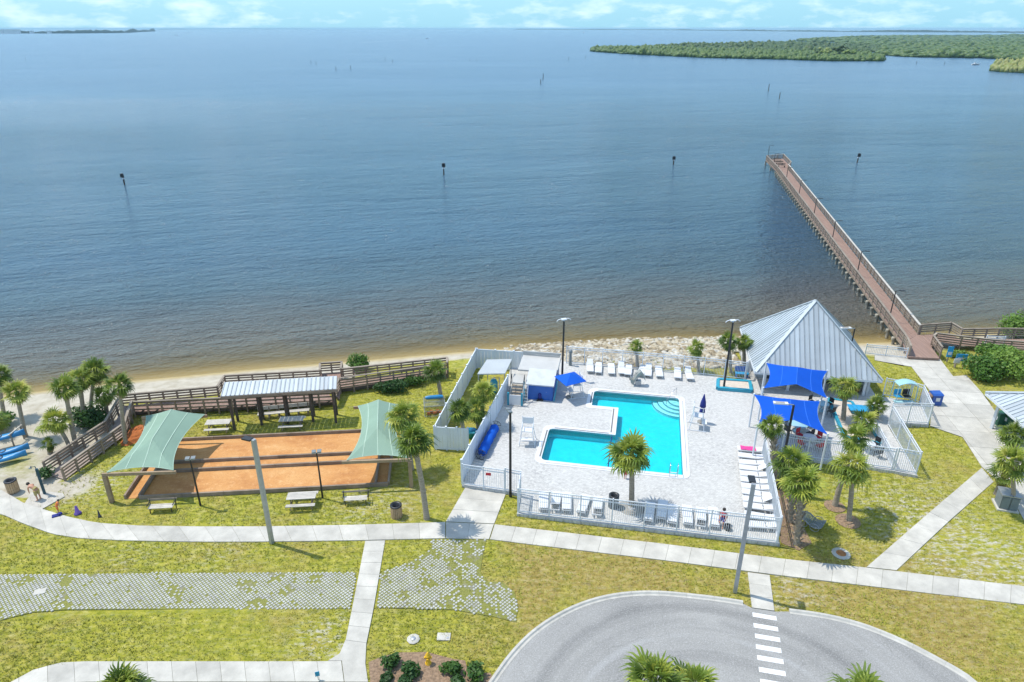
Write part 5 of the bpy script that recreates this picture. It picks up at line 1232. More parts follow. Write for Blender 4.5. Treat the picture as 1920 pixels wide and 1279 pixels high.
MB().tube([ub, ub + V(0, 0, 2.6)], .03, 8).build('pole', M['galv'], t); MB().lathe([(.05, .95), (.24, 1.0), (.20, 1.25), (.10, 1.35), (.26, 1.5), (.22, 1.9), (.12, 2.3), (.03, 2.65), (0, 2.7)], 12, ub).build('furled_canopy', M['navy'], t); MB().lathe([(0, 0), (.3, 0), (.3, .1), (.06, .12)], 12, ub).build('base', M['concrete_dark'], t)
lf = G(1196, 722, D); t = empty('covered_pool_lift', lf, 'grey cover draped over a pool lift at the far pool edge', 'pool lift')
v_ = []; prof = [(-.75, .75), (-.45, .55), (-.2, 1.2), (.1, 1.5), (.4, 1.15), (.6, .85)]
for j, y in enumerate((-.35, -.3, 0, .3, .35)):
    for x, z in prof: v_.append(lf + V(x + .04 * math.sin(j * 2 + x * 5), y * .9, z + .05 * math.sin(j * 3 + x * 4) - (.35 if j in (0, 4) else 0)))
mb = MB(); mb.add(v_, [(j * 6 + i, j * 6 + i + 1, j * 6 + i + 7, j * 6 + i + 6) for j in range(4) for i in range(5)]); mb.build('cover', M['greycover'], t)
MB().box(lf + V(0, 0, .25), (.5, .4, .5)).build('pedestal', M['galv'], t); MB().tube([lf + V(-.1, 0, .5), lf + V(-.1, 0, 1.3), lf + V(-.7, 0, .8)], .05, 6).build('lift_arm', M['galv'], t)

# ================================================================ PLANTERS, PATIO
def planter(name, px, z, h, w, label, fill=True):
    P = GP(px, z); t = empty(name, V(P[0].x, P[0].y, z), label, 'planter'); n_ = len(P); c = sum(P, V(0, 0, 0)) / n_
    for i in range(n_): MB().bar(P[i] + V(0, 0, h / 2), P[(i + 1) % n_] + V(0, 0, h / 2 + .003 * i), w, h).build('border', M['turq'], t)
    ins_ = [lerp(p, c, .03) for p in P]; ar = sum(ins_[i - 1].x * ins_[i].y - ins_[i].x * ins_[i - 1].y for i in range(n_))
    MB().prism([(p.x, p.y) for p in (ins_ if ar > 0 else ins_[::-1])], z - .1, z + h * .7).build('sand_fill', M['sandfill'], t)
M['sandfill'] = simple('planter_sand', (.58, .50, .41), .95, .12, 4, bmp=.3)
planter('sand_planter', [(1345, 731), (1408, 736), (1405, 719), (1346, 715)], D, .3, .28, 'turquoise edged sand box with a lamp post on the far deck')
planter('palm_planter', [(1583, 822), (1651, 835), (1596, 757), (1553, 751)], D, .25, .22, 'long turquoise edged palm bed on the patio')
pc = G(1614, 775, D); t = empty('blue_bench', pc, 'wide blue slatted bench beside the palm bed', 'bench')
for k in range(6): MB().box(pc + V(-.9 + k * .36, .1 - k * .05, .5), (.34, 1.1, .05), -.12).build('slat', M['signblue'], t)
for s in (-1, 1): MB().box(pc + V(.8 * s, 0, .24), (.1, .9, .48), -.12).build('support', M['turq'], t)
bb = G(1390, 707, D); t = empty('storage_bench', bb, 'blue bench in the far deck corner behind the sand box', 'bench')
MB().box(bb + V(0, 0, .42), (1.2, .5, .06), -.15).build('seat', M['signblue'], t); MB().box(bb + V(.02, .26, .75), (1.2, .05, .5), -.15).build('backrest', M['blue'], t)
for s in (-1, 1): MB().box(bb + V(.5 * s, 0, .2), (.08, .45, .4), -.15).build('leg', M['blue'], t)
def patio_set(px, py, r_, top, chair_mat, n_, label, clabel):
    g = G(px, py, D); t = empty('patio_table', g, label, 'table', 'round patio tables')
    MB().lathe([(0, .74), (r_, .74), (r_ + .02, .72), (r_, .70), (.08, .68), (.05, .1), (.3, .04), (.3, 0)], 20, g).build('table_top', top, t)
    for k in range(n_):
        a = .5 + k * 2 * math.pi / n_; c = g + V(math.cos(a), math.sin(a), 0) * (r_ + .42); ch = empty('patio_chair', c, clabel[k], 'chair', 'chairs round the patio tables', a - math.pi / 2)
        link('seat', MB().box((0, 0, .43), (.45, .45, .04)).mesh('seat', chair_mat), ch); link('backrest', MB().box((0, .23, .72), (.45, .04, .42)).mesh('backrest', chair_mat), ch)
        for sx in (-1, 1):
            link('leg', MB().bar((sx * .2, -.2, 0), (sx * .2, -.2, .42), .03, .03).mesh('leg', M['black']), ch); link('leg', MB().bar((sx * .2, .22, 0), (sx * .2, .22, .55), .03, .03).mesh('leg', M['black']), ch)
cw_ = ['right', 'far', 'left', 'near']
patio_set(1495, 808, .75, M['palebl'] if 'palebl' in M else M.setdefault('palebl', simple('pale_blue_top', (.30, .52, .62), .4, .05, 2)), M['black'], 4, 'large pale blue round table at the hem of the near blue sail', [c + ' dark chair at the large pale blue patio table' for c in cw_])
patio_set(1516, 834, .5, M['plastic'], M['redcloth'], 4, 'small white round table behind the near patio fence', [c + ' red chair at the small white patio table' for c in cw_])
patio_set(1539, 770, .55, M['palebl'], M['black'], 4, 'pale blue round table between the two blue sails', [c + ' dark chair at the table between the sails' for c in cw_])
patio_set(1625, 846, .5, M['plastic'], M['black'], 4, 'white round table at the right end of the patio', [c + ' dark chair at the white table by the patio ramp' for c in cw_])
# turquoise glider by the plaza
gl_ = G(1691, 752, D); t = empty('patio_glider', gl_, 'pale turquoise canopy glider behind the patio fence', 'glider'); M['paleturq'] = simple('pale_turquoise_metal', (.30, .52, .55), .5, .08, 3)
cp = MB(); vv = []
for j in range(2):
    for i in range(9): q_ = i / 8; vv.append(gl_ + V(-.85 + 1.7 * q_, -.45 + .9 * j, 1.75 + .22 * math.sin(q_ * math.pi)))
cp.add(vv, [(i, i + 1, i + 10, i + 9) for i in range(8)]); cp.add([p - V(0, 0, .03) for p in vv], [(i + 9, i + 10, i + 1, i) for i in range(8)]); cp.build('canopy', M['paleturq'], t)
for sx in (-1, 1):
    for sy in (-1, 1): MB().tube([gl_ + V(.85 * sx, .5 * sy, 0), gl_ + V(.82 * sx, .42 * sy, 1.75)], .035, 6).build('post', M['paleturq'], t)
    ch = MB().box(gl_ + V(.38 * sx, .1, .45), (.6, .5, .05)).build('seat', M['signblue'] if sx < 0 else M['black'], t); MB().box(gl_ + V(.38 * sx, .36, .75), (.6, .05, .5)).build('backrest', M['signblue'] if sx < 0 else M['black'], t)
MB().box(gl_ + V(0, -.3, .12), (1.7, .4, .06)).build('foot_board', M['paleturq'], t)
def bin_box(px, py, w, h, mat, label, flap=None):
    g = G(px, py); t = empty('recycling_bin', g, label, 'bin'); MB().box(g + V(0, 0, h * .45), (w, w * .9, h * .9), -.1).build('bin_body', mat, t)
    l_ = MB(); l_.add([g + V(x * w * .54, y * w * .5, z) for x, y, z in ((-1, -1, h * .9), (1, -1, h * .9), (1, 1, h * .9), (-1, 1, h * .9), (-.9, -.6, h), (.9, -.6, h), (.9, .8, h * 1.04), (-.9, .8, h * 1.04))], [(0, 3, 2, 1), (4, 5, 6, 7), (0, 1, 5, 4), (1, 2, 6, 5), (2, 3, 7, 6), (3, 0, 4, 7)]); l_.build('bin_lid', mat, t)
    MB().box(g + V(0, -w * .46, h * .55), (w * .4, .015, w * .4), -.1).build('bin_label', M['plastic'], t)
bin_box(1751, 757, .85, 1.1, M['bluebin'], 'bright blue recycling bin on the plaza'); bin_box(1733, 757, .7, 1.0, M['brownbin'], 'brown litter bin left of the blue recycling bin')
pt_ = []
def flower_pot(px, py, label):
    g = G(px, py, D); t = empty('potted_plant', g, label, 'plant'); MB().lathe([(0, 0), (.2, 0), (.28, .4), (.31, .42), (.27, .44), (0, .4)], 12, g).build('pot', M['rust'], t); leaf_cloud('foliage', g + V(0, 0, .7), (.4, .4, .4), 160, .12, M['bush'], t)
# leaves -------------------------------------------------------------
def leaf_cloud(name, c, rad, n, size, mat, parent, lumpy=6, hollow=.55):
    """leaf faces spread through a lumpy volume"""
    c = np.array(c); cen = np.random.normal(0, 1, (lumpy, 3)); cen /= np.linalg.norm(cen, axis=1)[:, None]; cen *= np.random.uniform(.2, .62, (lumpy, 1)); cen[:, 2] = np.abs(cen[:, 2]) * .8 - .1
    w = np.random.randint(0, lumpy, n); d = np.random.normal(0, 1, (n, 3)); d /= np.linalg.norm(d, axis=1)[:, None]
    P = cen[w] + d * (np.random.uniform(hollow, 1, (n, 1)) ** .6) * .5
    nrm = d * .6 + np.random.normal(0, .5, (n, 3)) + np.array([0, 0, .5]); nrm /= np.linalg.norm(nrm, axis=1)[:, None]
    a = np.cross(nrm, np.random.normal(0, 1, (n, 3))); a /= np.linalg.norm(a, axis=1)[:, None]; b = np.cross(nrm, a)
    Pw = c + P * np.array(rad) - np.array(parent_loc(parent)) if parent else c + P * np.array(rad); s = size * np.random.uniform(.6, 1.3, (n, 1))
    q = np.stack([Pw - a * s, Pw - b * s * .55, Pw + a * s, Pw + b * s * .55], 1).reshape(-1, 3)
    f = np.arange(4 * n).reshape(-1, 4); me = bpy.data.meshes.new(name); me.from_pydata(q.tolist(), [], f.tolist()); me.materials.append(mat); return link(name, me, parent)
flower_pot(1605, 735, 'potted plant with leafy top under the pyramid roof eave')
def bush(name, px, py, rad, n, size, label, mat=None, z=None, cat='bush', group=None):
    g = G(px, py); g.z = gz(g.x, g.y) if z is None else z; t = empty(name, g, label, cat, group)
    st = MB()
    for k in range(5):
        a = k * 1.26; st.tube([g - V(0, 0, .1), g + V(math.cos(a) * rad[0] * .45, math.sin(a) * rad[1] * .45, rad[2] * .8)], [.05, .02], 5)
    st.build('stem', M['stem'], t); leaf_cloud('foliage', g + V(0, 0, rad[2] * .55), rad, n, size, mat or M['bush'], t, lumpy=9, hollow=.3)
bush('sea_grape_bush', 672, 690, (1.3, 1.2, 1.7), 1500, .13, 'bright green round bush beyond the boardwalk railing', z=-.6)
bush('sea_grape_bush', 735, 735, (2.1, 1.0, 1.0), 1500, .13, 'dark low spreading bush below the right boardwalk ramp', M['shrub'])
bush('sea_grape_bush', 775, 722, (1.2, .9, .8), 600, .12, 'low brownish bush beside the small boardwalk palm')
bush('sea_grape_bush', 1838, 705, (2.4, 2.2, 1.7), 2600, .15, 'dense green bush on the left of the clump beside the plaza')
bush('sea_grape_bush', 1893, 705, (2.6, 2.6, 2.1), 3000, .15, 'tall dense bush at the right edge beside the shelter roof')
bush('sea_grape_bush', 1860, 675, (2.2, 1.6, 1.4), 1800, .15, 'green bush under the right hand boardwalk rail')
bush('sea_grape_bush', 1800, 672, (1.2, 1.0, .7), 600, .13, 'small yellowish bush behind the blue notice board')
bush('sea_grape_bush', 1905, 622, (3.0, 2.4, 2.6), 2200, .16, 'large green bush at the shore cut by the right edge', z=-.8)
bush('sea_grape_bush', 172, 800, (2.2, 1.6, 1.5), 1600, .15, 'dark green undergrowth at the foot of the left palm grove', M['shrub'])
bush('sea_grape_bush', 90, 895, (.8, .7, .8), 500, .10, 'small green bush beside the beach shower', M['shrub'])
bush('sea_grape_bush', 5, 800, (1.3, 1.3, .9), 800, .13, 'low green scrub at the left edge behind the kayaks')
for i, (x, y, r_) in enumerate(((733, 1250, .58), (771, 1264, .58), (845, 1262, .60), (888, 1272, .68), (727, 1277, .36), (760, 1284, .5), (858, 1284, .5))):
    g = G(x, y); t = empty('mulch_shrub', g, ['dark green round shrub at the left of the mulch bed', 'dark green shrub left of the yellow hydrant', 'dark green shrub right of the yellow hydrant', 'largest dark shrub at the right end of the mulch bed', 'smallest shrub at the lower left of the mulch bed', 'shrub cut by the bottom edge left of the hydrant', 'shrub cut by the bottom edge right of the hydrant'][i], 'shrub', 'shrubs in the mulch bed')
    MB().tube([g, g + V(0, 0, r_ * .8)], .04, 5).build('stem', M['stem'], t); leaf_cloud('foliage', g + V(0, 0, r_ * .55), (r_, r_, r_), 420, .12, M['shrub'], t, lumpy=8, hollow=.2)

# ================================================================ PALMS
def frond_mesh(seed, droop, R_=.82, pet=.62, dry=False):
    rg = random.Random(seed); mb = MB(); N_ = 13; hub = V(pet, 0, .10)
    w = .022; mb.add([(0, -w, 0), (0, w, 0), (pet * .6, w * .8, .09), (pet * .6, -w * .8, .09), (pet, .012, .10), (pet, -.012, .10)], [(0, 3, 2, 1), (3, 5, 4, 2)])
    ring = []
    for i in range(2 * N_ + 1):
        a = R(-118) + R(236) * i / (2 * N_); r_ = R_ * .46 * (1 - .25 * abs(a) / 2.1); cen = math.cos(a * .5)
        ring.append(hub + V(math.cos(a) * r_, math.sin(a) * r_, (.03 if i % 2 else -.02) - droop * .18 * abs(math.sin(a)) - .02))
    b = len(mb.v); mb.add([hub] + ring, [(0, i + 1, i + 2) for i in range(2 * N_)])
    for i in range(N_):
        a = R(-118) + R(236) * (2 * i + 1) / (2 * N_); r_ = R_ * (1 - .28 * abs(a) / 2.1) * rg.uniform(.9, 1.1); a2 = a + rg.uniform(-.06, .06)
        mid = hub + V(math.cos(a2) * r_ * .76, math.sin(a2) * r_ * .76, -droop * .30 * (.5 + .5 * abs(math.sin(a)))); tip = hub + V(math.cos(a2) * r_, math.sin(a2) * r_, -droop * .75 * rg.uniform(.7, 1.2))
        n_ = V(-math.sin(a2), math.cos(a2), 0) * .036
        mb.add([ring[2 * i], ring[2 * i + 2], mid - n_, mid + n_, tip], [(0, 2, 3, 1), (2, 4, 3)])
    return mb.mesh('frond', M['frond_dry'] if dry else M['frond'])
FR = [frond_mesh(s, d_) for s, d_ in ((1, .25), (2, .45), (3, .65), (4, .5))]; FD = [frond_mesh(9, .8, .7, .55, True)]
def palm(px, py, top_px, top_py, label, n=34, crown=1.0, booted=False, z=None, r0=.17, dry=3, group='cabbage palms'):
    """base seen at (px,py); crown centre seen at (top_px, top_py); it leans in its own upright plane"""
    b = G(px, py); b.z = gz(b.x, b.y) if z is None else z
    if z is not None: b = G(px, py, z)
    lo, hi = .3, 14
    for _ in range(40):
        m_ = (lo + hi) / 2; zc = b.y * CP - (b.z + m_ - CAM_H) * SP; yc = -(b.y * SP + (b.z + m_ - CAM_H) * CP)
        if 639.5 + F_PX * yc / zc > top_py: lo = m_
        else: hi = m_
    h = lo; u_ = (top_px - 960) / F_PX; zc = b.y * CP - (b.z + h - CAM_H) * SP; lean = u_ * zc - b.x
    t = empty('palm_tree', b, label, 'palm tree', group); n = int(n * random.uniform(.8, 1.2)); low_ = random.uniform(112, 148); r0 = r0 * random.uniform(.85, 1.15)
    pts = []; rad = []; K = 14
    for k in range(K + 1):
        s = k / K; pts.append(V(lean * (.55 * s + .45 * s * s) , .1 * math.sin(s * 3) * min(1, abs(lean)), h * s - (.15 if k == 0 else 0))); rad.append((r0 * (1.25 if k == 0 else 1.0 - .18 * s)) * (1 + .06 * (k % 2)))
    tm = MB().tube(pts, rad, 9); link('trunk', tm.mesh('trunk', M['trunk']), t)
    if booted:
        bo = MB()
        for k in range(int(h * .95 * 16)):
            s = k / (h * 16); i = min(K - 1, int(s * K)); p = lerp(pts[i], pts[i + 1], s * K - i); a = k * 2.4; d_ = V(math.cos(a), math.sin(a), 0); bo.bar(p + d_ * r0 * .9, p + d_ * (r0 + .17) + V(0, 0, .30), .11, .035, up=d_)
        o_ = link('boots', bo.mesh('boots', M['boots']), t); o_['kind'] = 'stuff'
    tone = random.uniform(.72, 1.08); crown = crown * .88
    top = pts[-1]; cm_ = MB().lathe([(.0, -.35), (r0 * 1.0, -.3), (r0 * 1.1, -.05), (r0 * .5, .2), (0, .45)], 8)
    c = link('crown', cm_.mesh('crown', M['frond']), t, tuple(top))
    for k in range(n):
        f = (k + .5) / n; el = R(80) - R(low_) * (f ** .85) + random.uniform(-.2, .2); az = k * 2.39996 + random.uniform(-.2, .2); m_ = FR[0] if el > .7 else random.choice(FR[1:])
        s = crown * random.uniform(.72, 1.2) * (.8 + .25 * math.sin(f * math.pi)); n_skip = random.random() < .05
        if n_skip: continue
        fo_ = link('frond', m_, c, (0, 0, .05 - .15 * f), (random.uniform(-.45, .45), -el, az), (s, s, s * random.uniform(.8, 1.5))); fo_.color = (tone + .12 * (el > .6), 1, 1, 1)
    for k in range(dry):
        s = crown * random.uniform(.75, .95); link('frond', FD[0], c, (0, 0, -.2), (random.uniform(-.4, .4), R(random.uniform(48, 75)), random.uniform(0, 6.28)), (s, s, s))
    return t
PALMS = [
 (48, 818, 31, 735, 'slim palm standing alone on the beach at the left', 36, 1.0, 0), (8, 780, -4, 703, 'palm cut by the left edge behind the beach', 34, 1.0, 0), (-15, 815, -8, 790, 'short palm cut by the left edge above the kayaks', 28, .9, 0),
 (142, 835, 122, 730, 'tall palm at the front of the left grove', 38, 1.05, 0), (160, 800, 150, 712, 'palm in the middle of the left grove', 36, 1.0, 0), (170, 785, 179, 697, 'palm at the back of the left grove, top against the water', 38, 1.1, 0), (236, 832, 224, 722, 'palm with bare trunk at the right of the left grove, by the ramp', 36, 1.0, 0), (132, 842, 101, 790, 'low leaning palm at the front left of the grove', 30, 1.0, 0), (94, 850, 92, 832, 'knee high young palm on the sand', 14, .55, 0), (203, 790, 196, 742, 'short shaded palm deep inside the left grove', 28, .85, 0),
 (827, 748, 817, 697, 'small palm between the boardwalk end and the equipment yard', 32, .95, 0), (772, 880, 757, 780, 'rear one of the two palms overlapping the right green sail', 36, 1.1, 0), (800, 972, 775, 828, 'front one of the two palms overlapping the right green sail', 38, 1.15, 0),
 (873, 843, 862, 768, 'palm at the near gate of the equipment yard', 32, 1.0, 0), (905, 800, 905, 736, 'palm at the back inside the equipment yard', 30, .95, 0), (897, 815, 893, 768, 'shorter palm in the middle of the equipment yard', 28, .95, 0),
 (1184, 952, 1184, 852, 'single large round palm growing through the pool deck', 60, 1.38, 0),
 (1452, 905, 1447, 800, 'booted palm at the right pool fence before the near blue sail', 34, 1.05, 1), (1481, 978, 1486, 866, 'rear booted palm of the pair beside the wavy bench', 34, 1.15, 1), (1493, 1020, 1503, 905, 'front booted palm of the pair beside the wavy bench', 38, 1.25, 1),
 (1565, 948, 1602, 822, 'slanting palm on the right lawn', 34, 1.05, 0), (1591, 976, 1599, 874, 'straight palm in front of the slanting one on the right lawn', 36, 1.15, 0), (1580, 794, 1585, 725, 'palm in the sand bed before the pyramid building', 34, 1.05, 0), (1643, 788, 1643, 762, 'small palm at the right of the patio bed', 28, .85, 0), (1632, 815, 1620, 792, 'short palm at the near end of the patio bed', 30, .95, 0),
 (1195, 690, 1193, 650, 'smallest palm among the rocks behind the far loungers', 20, .65, 0), (1310, 697, 1306, 652, 'palm among the rocks in the middle of the far fence', 28, .8, 0), (1370, 698, 1366, 640, 'left palm of the two at the corner of the pyramid roof', 30, .85, 0), (1395, 688, 1394, 641, 'right palm of the two at the corner of the pyramid roof', 30, .85, 0),
 (1868, 927, 1884, 890, 'short slanting palm behind the grey utility cabinet', 28, .9, 0), (1899, 957, 1897, 868, 'palm beside the grey utility cabinet', 34, 1.1, 0), (1906, 880, 1901, 815, 'palm before the shelter roof at the right edge', 32, 1.0, 0),
 (232, 1440, 225, 1297, 'palm top cut by the bottom edge over the lower walk', 40, 1.0, 0), (1238, 1440, 1228, 1284, 'left one of two palm tops cut by the bottom edge over the road', 42, 1.1, 0), (1310, 1440, 1300, 1294, 'right one of two palm tops cut by the bottom edge over the road', 40, 1.0, 0), (1625, 1450, 1620, 1315, 'palm top cut by the bottom edge at the right of the crossing', 36, 1.15, 0)]
for (x, y, tx, ty, lab, n_, cs_, bt) in PALMS:
    palm(x, y, tx, ty, lab, n_, cs_ * random.uniform(.92, 1.08), bool(bt), dry=random.randint(1, 9))
for i, (x, y, r_) in enumerate(((1590, 977, .8), (1565, 949, .7))): tag(MB().lathe([(0, .05), (r_ * .5, .05), (r_, .005)], 18, G(x, y)).build('mulch_ring', M['mulch']), ['brown mulch ring at the foot of the straight lawn palm', 'brown mulch ring at the foot of the slanting lawn palm'][i], 'mulch ring')
tag(MB().prism(GP([(1465, 1018), (1436, 905), (1452, 893), (1470, 925), (1500, 975), (1522, 1018), (1498, 1032)]), -.05, .015).build('mulch_strip', M['mulch']), 'brown mulch strip under the booted palms outside the fence', kind='structure')
tag(MB().lathe([(.25, .012), (.85, .02), (.9, .0)], 20, G(1184, 952, D)).build('tree_ring', M['concrete_dark']), 'grey stone ring round the foot of the deck palm', 'tree ring')

# ================================================================ RIPRAP
rx = np.random.uniform(-1, 36, 13000); dd_ = np.random.uniform(-.6, 9.0, 13000); ry = shore(rx) - dd_
ok = ~inside([(p.x, p.y) for p in deck_poly], rx, ry); fence_y = np.interp(rx, [1, 7, 24, 28], [62.0, 60.6, 58.5, 57.5]); ok &= ry > fence_y
ok &= (np.random.rand(len(rx)) < np.clip((rx + 1) / 4, 0, 1)) & ~((rx > 22.5) & (ry < 64.6)); rx, ry, dd_ = rx[ok], ry[ok], dd_[ok]
sz = np.random.uniform(.10, .32, len(rx)) * np.random.uniform(.7, 1, len(rx)); C = np.stack([rx, ry, ground_z(rx, ry) + sz * .25 - .08], 1); S = np.stack([sz * np.random.uniform(.8, 1.5, len(rx)), sz * np.random.uniform(.8, 1.3, len(rx)), sz * np.random.uniform(.5, .9, len(rx))], 1)
tag(lumps('riprap', C, S, M['rock'], 1, .3), 'bank of tumbled tan rocks between the pool fence and the water', kind='stuff')

# ================================================================ SMALL THINGS
def slat_barrel(px, py, label):
    g = G(px, py); t = empty('trash_barrel', g, label, 'bin', 'slatted barrels'); n_ = 18
    for k in range(n_):
        a = 2 * math.pi * k / n_; MB().box(g + V(math.cos(a) * .36, math.sin(a) * .36, .46), (.04, .105, .92), a).build('slat', M['barktan'], t)
    MB().lathe([(.33, .86), (.40, .88), (.40, .95), (.30, .97), (.24, .9), (0, .55)], 18, g).build('liner_rim', M['black'], t)
slat_barrel(26, 921, 'slatted wooden litter barrel on the sand at the left'); slat_barrel(744, 968, 'slatted wooden litter barrel beside the walk under the front palm')
g = G(1150, 950, D); t = empty('trash_barrel', g, 'grey slatted litter barrel on the pool deck left of the deck palm', 'bin', 'slatted barrels')
for k in range(16): a = 2 * math.pi * k / 16; MB().box(g + V(math.cos(a) * .33, math.sin(a) * .33, .46), (.035, .10, .92), a).build('slat', M['grey_box'], t)
MB().lathe([(.3, .9), (.36, .92), (.36, .98), (.27, 1.0), (.2, .9), (0, .6)], 16, g).build('liner_rim', M['black'], t)
g = G(803, 1244); t = empty('fire_hydrant', g, 'yellow fire hydrant in the mulch bed', 'hydrant')
MB().lathe([(0, 0), (.17, 0), (.17, .05), (.11, .07), (.11, .5), (.15, .52), (.15, .56), (.12, .58), (.11, .66), (.05, .74), (.03, .80), (0, .8)], 12, g).build('barrel', M['yellow'], t)
for dx_ in (V(1, 0, 0), V(-1, 0, 0), V(0, -1, 0)): MB().tube([g + dx_ * .08 + V(0, 0, .42), g + dx_ * .2 + V(0, 0, .42)], .065, 8).build('outlet', M['yellow'], t)
g = G(775, 1198); t = empty('valve_cover', g, 'round concrete valve pad in the lawn', 'cover'); MB().lathe([(0, .03), (.33, .03), (.36, 0)], 9, g).build('pad', M['concrete'], t); MB().lathe([(0, .06), (.13, .06), (.15, .03)], 10, g).build('lid', M['galv'], t)
g = G(832, 1194); t = empty('utility_pad', g, 'rectangular concrete utility pad in the lawn', 'cover'); MB().box(g + V(0, 0, 0), (.72, .5, .06), -.02).build('pad', M['concrete'], t); MB().box(g + V(.22, -.1, .035), (.12, .1, .02)).build('latch', M['galv'], t)
g = G(1577, 1038); t = empty('manhole', g, 'rusty orange manhole cover in a pale concrete collar', 'manhole'); MB().lathe([(.3, .035), (.52, .04), (.56, 0)], 18, g).build('collar', M['concrete'], t); MB().lathe([(0, .045), (.29, .045), (.3, .03)], 18, g).build('lid', M['rust'], t)
g = G(75, 1110); tag(MB().box(g + V(0, 0, .035), (.62, .45, .03), .3).build('utility_plate', M['concrete']), 'small pale plate set in the turf block paving', 'cover')
g = G(1884, 950); t = empty('utility_cabinet', g, 'grey utility cabinet on a concrete plinth at the right', 'cabinet'); MB().box(g + V(0, 0, .05), (1.3, 1.3, .12), -.3).build('plinth', M['concrete'], t); MB().box(g + V(0, 0, .62), (1.05, 1.0, 1.05), -.3).build('cabinet_body', M['grey_box'], t); MB().box(g + V(0, 0, 1.18), (1.15, 1.1, .08), -.3).build('cabinet_top', M['galv'], t)
for s in (-1, 1): MB().box(g + V(-.16 + .26 * s, -.53 - .08 * s, .62), (.46, .02, .9), -.3).build('cabinet_door', M['grey_box'], t)
g = G(597, 1275); t = empty('accessible_sign', g, 'small blue parking sign on a thin post at the bottom edge', 'sign'); MB().tube([g, g + V(0, 0, .55)], .02, 6).build('post', M['galv'], t); MB().box(g + V(0, -.02, .45), (.22, .02, .3), .3).build('sign_plate', M['signblue'], t)
def board_sign(px, py, w, h, z0, mat, label, two=True):
    g = G(px, py); t = empty('notice_board', g, label, 'sign'); 
    for s in ((-1, 1) if two else (0,)): MB().box(g + V(s * w * .42, 0, (z0 + h) / 2), (.09, .09, z0 + h)).build('post', M['timber_grey'], t)
    MB().box(g + V(0, -.08, z0 + h / 2), (w, .06, h), -.15).build('panel', mat, t); MB().box(g + V(0, -.115, z0 + h * .35), (w * .7, .012, h * .3), -.15).build('print', M['plastic'], t)
board_sign(1797, 688, 1.0, .7, .7, M['signblue'], 'wide blue notice board beside the plaza'); board_sign(1790, 689, .55, .45, .5, M['plastic'], 'small white notice in front of the blue board', False); board_sign(1775, 679, .5, 1.1, .6, M['signblue'], 'narrow blue post sign at the foot of the pier', False)
# beach shower, cones
g = G(84, 926); t = empty('beach_shower', g, 'dark teal beach shower post beside the sand', 'shower'); MB().tube([g, g + V(0, 0, 2.1)], .1, 10).build('post', M['teal_post'], t); MB().tube([g + V(0, 0, 2.0), g + V(-.05, 0, 2.3), g + V(-.35, 0, 2.3), g + V(-.4, 0, 2.2)], .03, 6).build('shower_arm', M['teal_post'], t); MB().lathe([(.03, .02), (.12, -.03), (0, -.03)], 10, g + V(-.4, 0, 2.2)).build('shower_head', M['galv'], t)
for i, (x, y, h, r_) in enumerate(((146, 963, .62, .24), (187, 969, .55, .12))):
    g = G(x, y); t = empty('garden_post', g, ['purple cone shaped marker on the lawn edge', 'thin dark stub post right of the purple cone'][i], 'marker'); MB().lathe([(0, 0), (r_, 0), (r_, .05), (r_ * .7, .06), (r_ * .25, h), (0, h)], 12, g).build('cone', M['purple' if i == 0 else 'black'], t)
# kayaks on a rack
for i, (x, y, dz) in enumerate(((8, 856, .35), (2, 868, .3), (4, 838, .8))):
    g = G(x, y, .1); t = empty('kayak', g, ['upper blue kayak lying on the sand at the left edge', 'lower blue kayak lying on the sand at the left edge', 'blue kayak on the rack at the left edge'][i], 'kayak'); a = .55; d_ = V(math.cos(a), math.sin(a), 0); n_ = V(-d_.y, d_.x, 0); hull = MB(); vv = []
    for k in range(9):
        s = k / 8 * 2 - 1; w = .36 * (1 - abs(s) ** 2.4) + .015; hgt_ = .17 + .12 * s * s; c = g + d_ * (s * 1.7) + V(0, 0, dz)
        vv += [c + n_ * (w * math.cos(q_)) + V(0, 0, hgt_ * math.sin(q_) + .05 * s * s) for q_ in [j * math.pi / 4 for j in range(8)]]
    hull.add(vv, [(k * 8 + j, k * 8 + (j + 1) % 8, k * 8 + 8 + (j + 1) % 8, k * 8 + 8 + j) for k in range(8) for j in range(8)], True); hull.build('hull', M['kayak'], t)
    MB().lathe([(.16, 0), (.22, .03), (.25, 0)], 12, g + V(0, 0, dz + .17)).build('cockpit_rim', M['black'], t)
g = G(8, 830); t = empty('kayak_rack', g, 'timber kayak rack at the left edge of the beach', 'rack')
for s in (-1, 1):
    for e in (-1, 1): MB().box(g + V(s * 1.2, e * .6, .6), (.1, .1, 1.2), .5).build('post', M['timber_grey'], t)
    MB().bar(g + V(s * 1.2, -.8, .75), g + V(s * 1.2, .8, .75), .09, .09).build('crossbar', M['timber_pale'], t); MB().bar(g + V(s * 1.2, -.8, 1.15), g + V(s * 1.2, .8, 1.15), .09, .09).build('crossbar', M['timber_pale'], t)
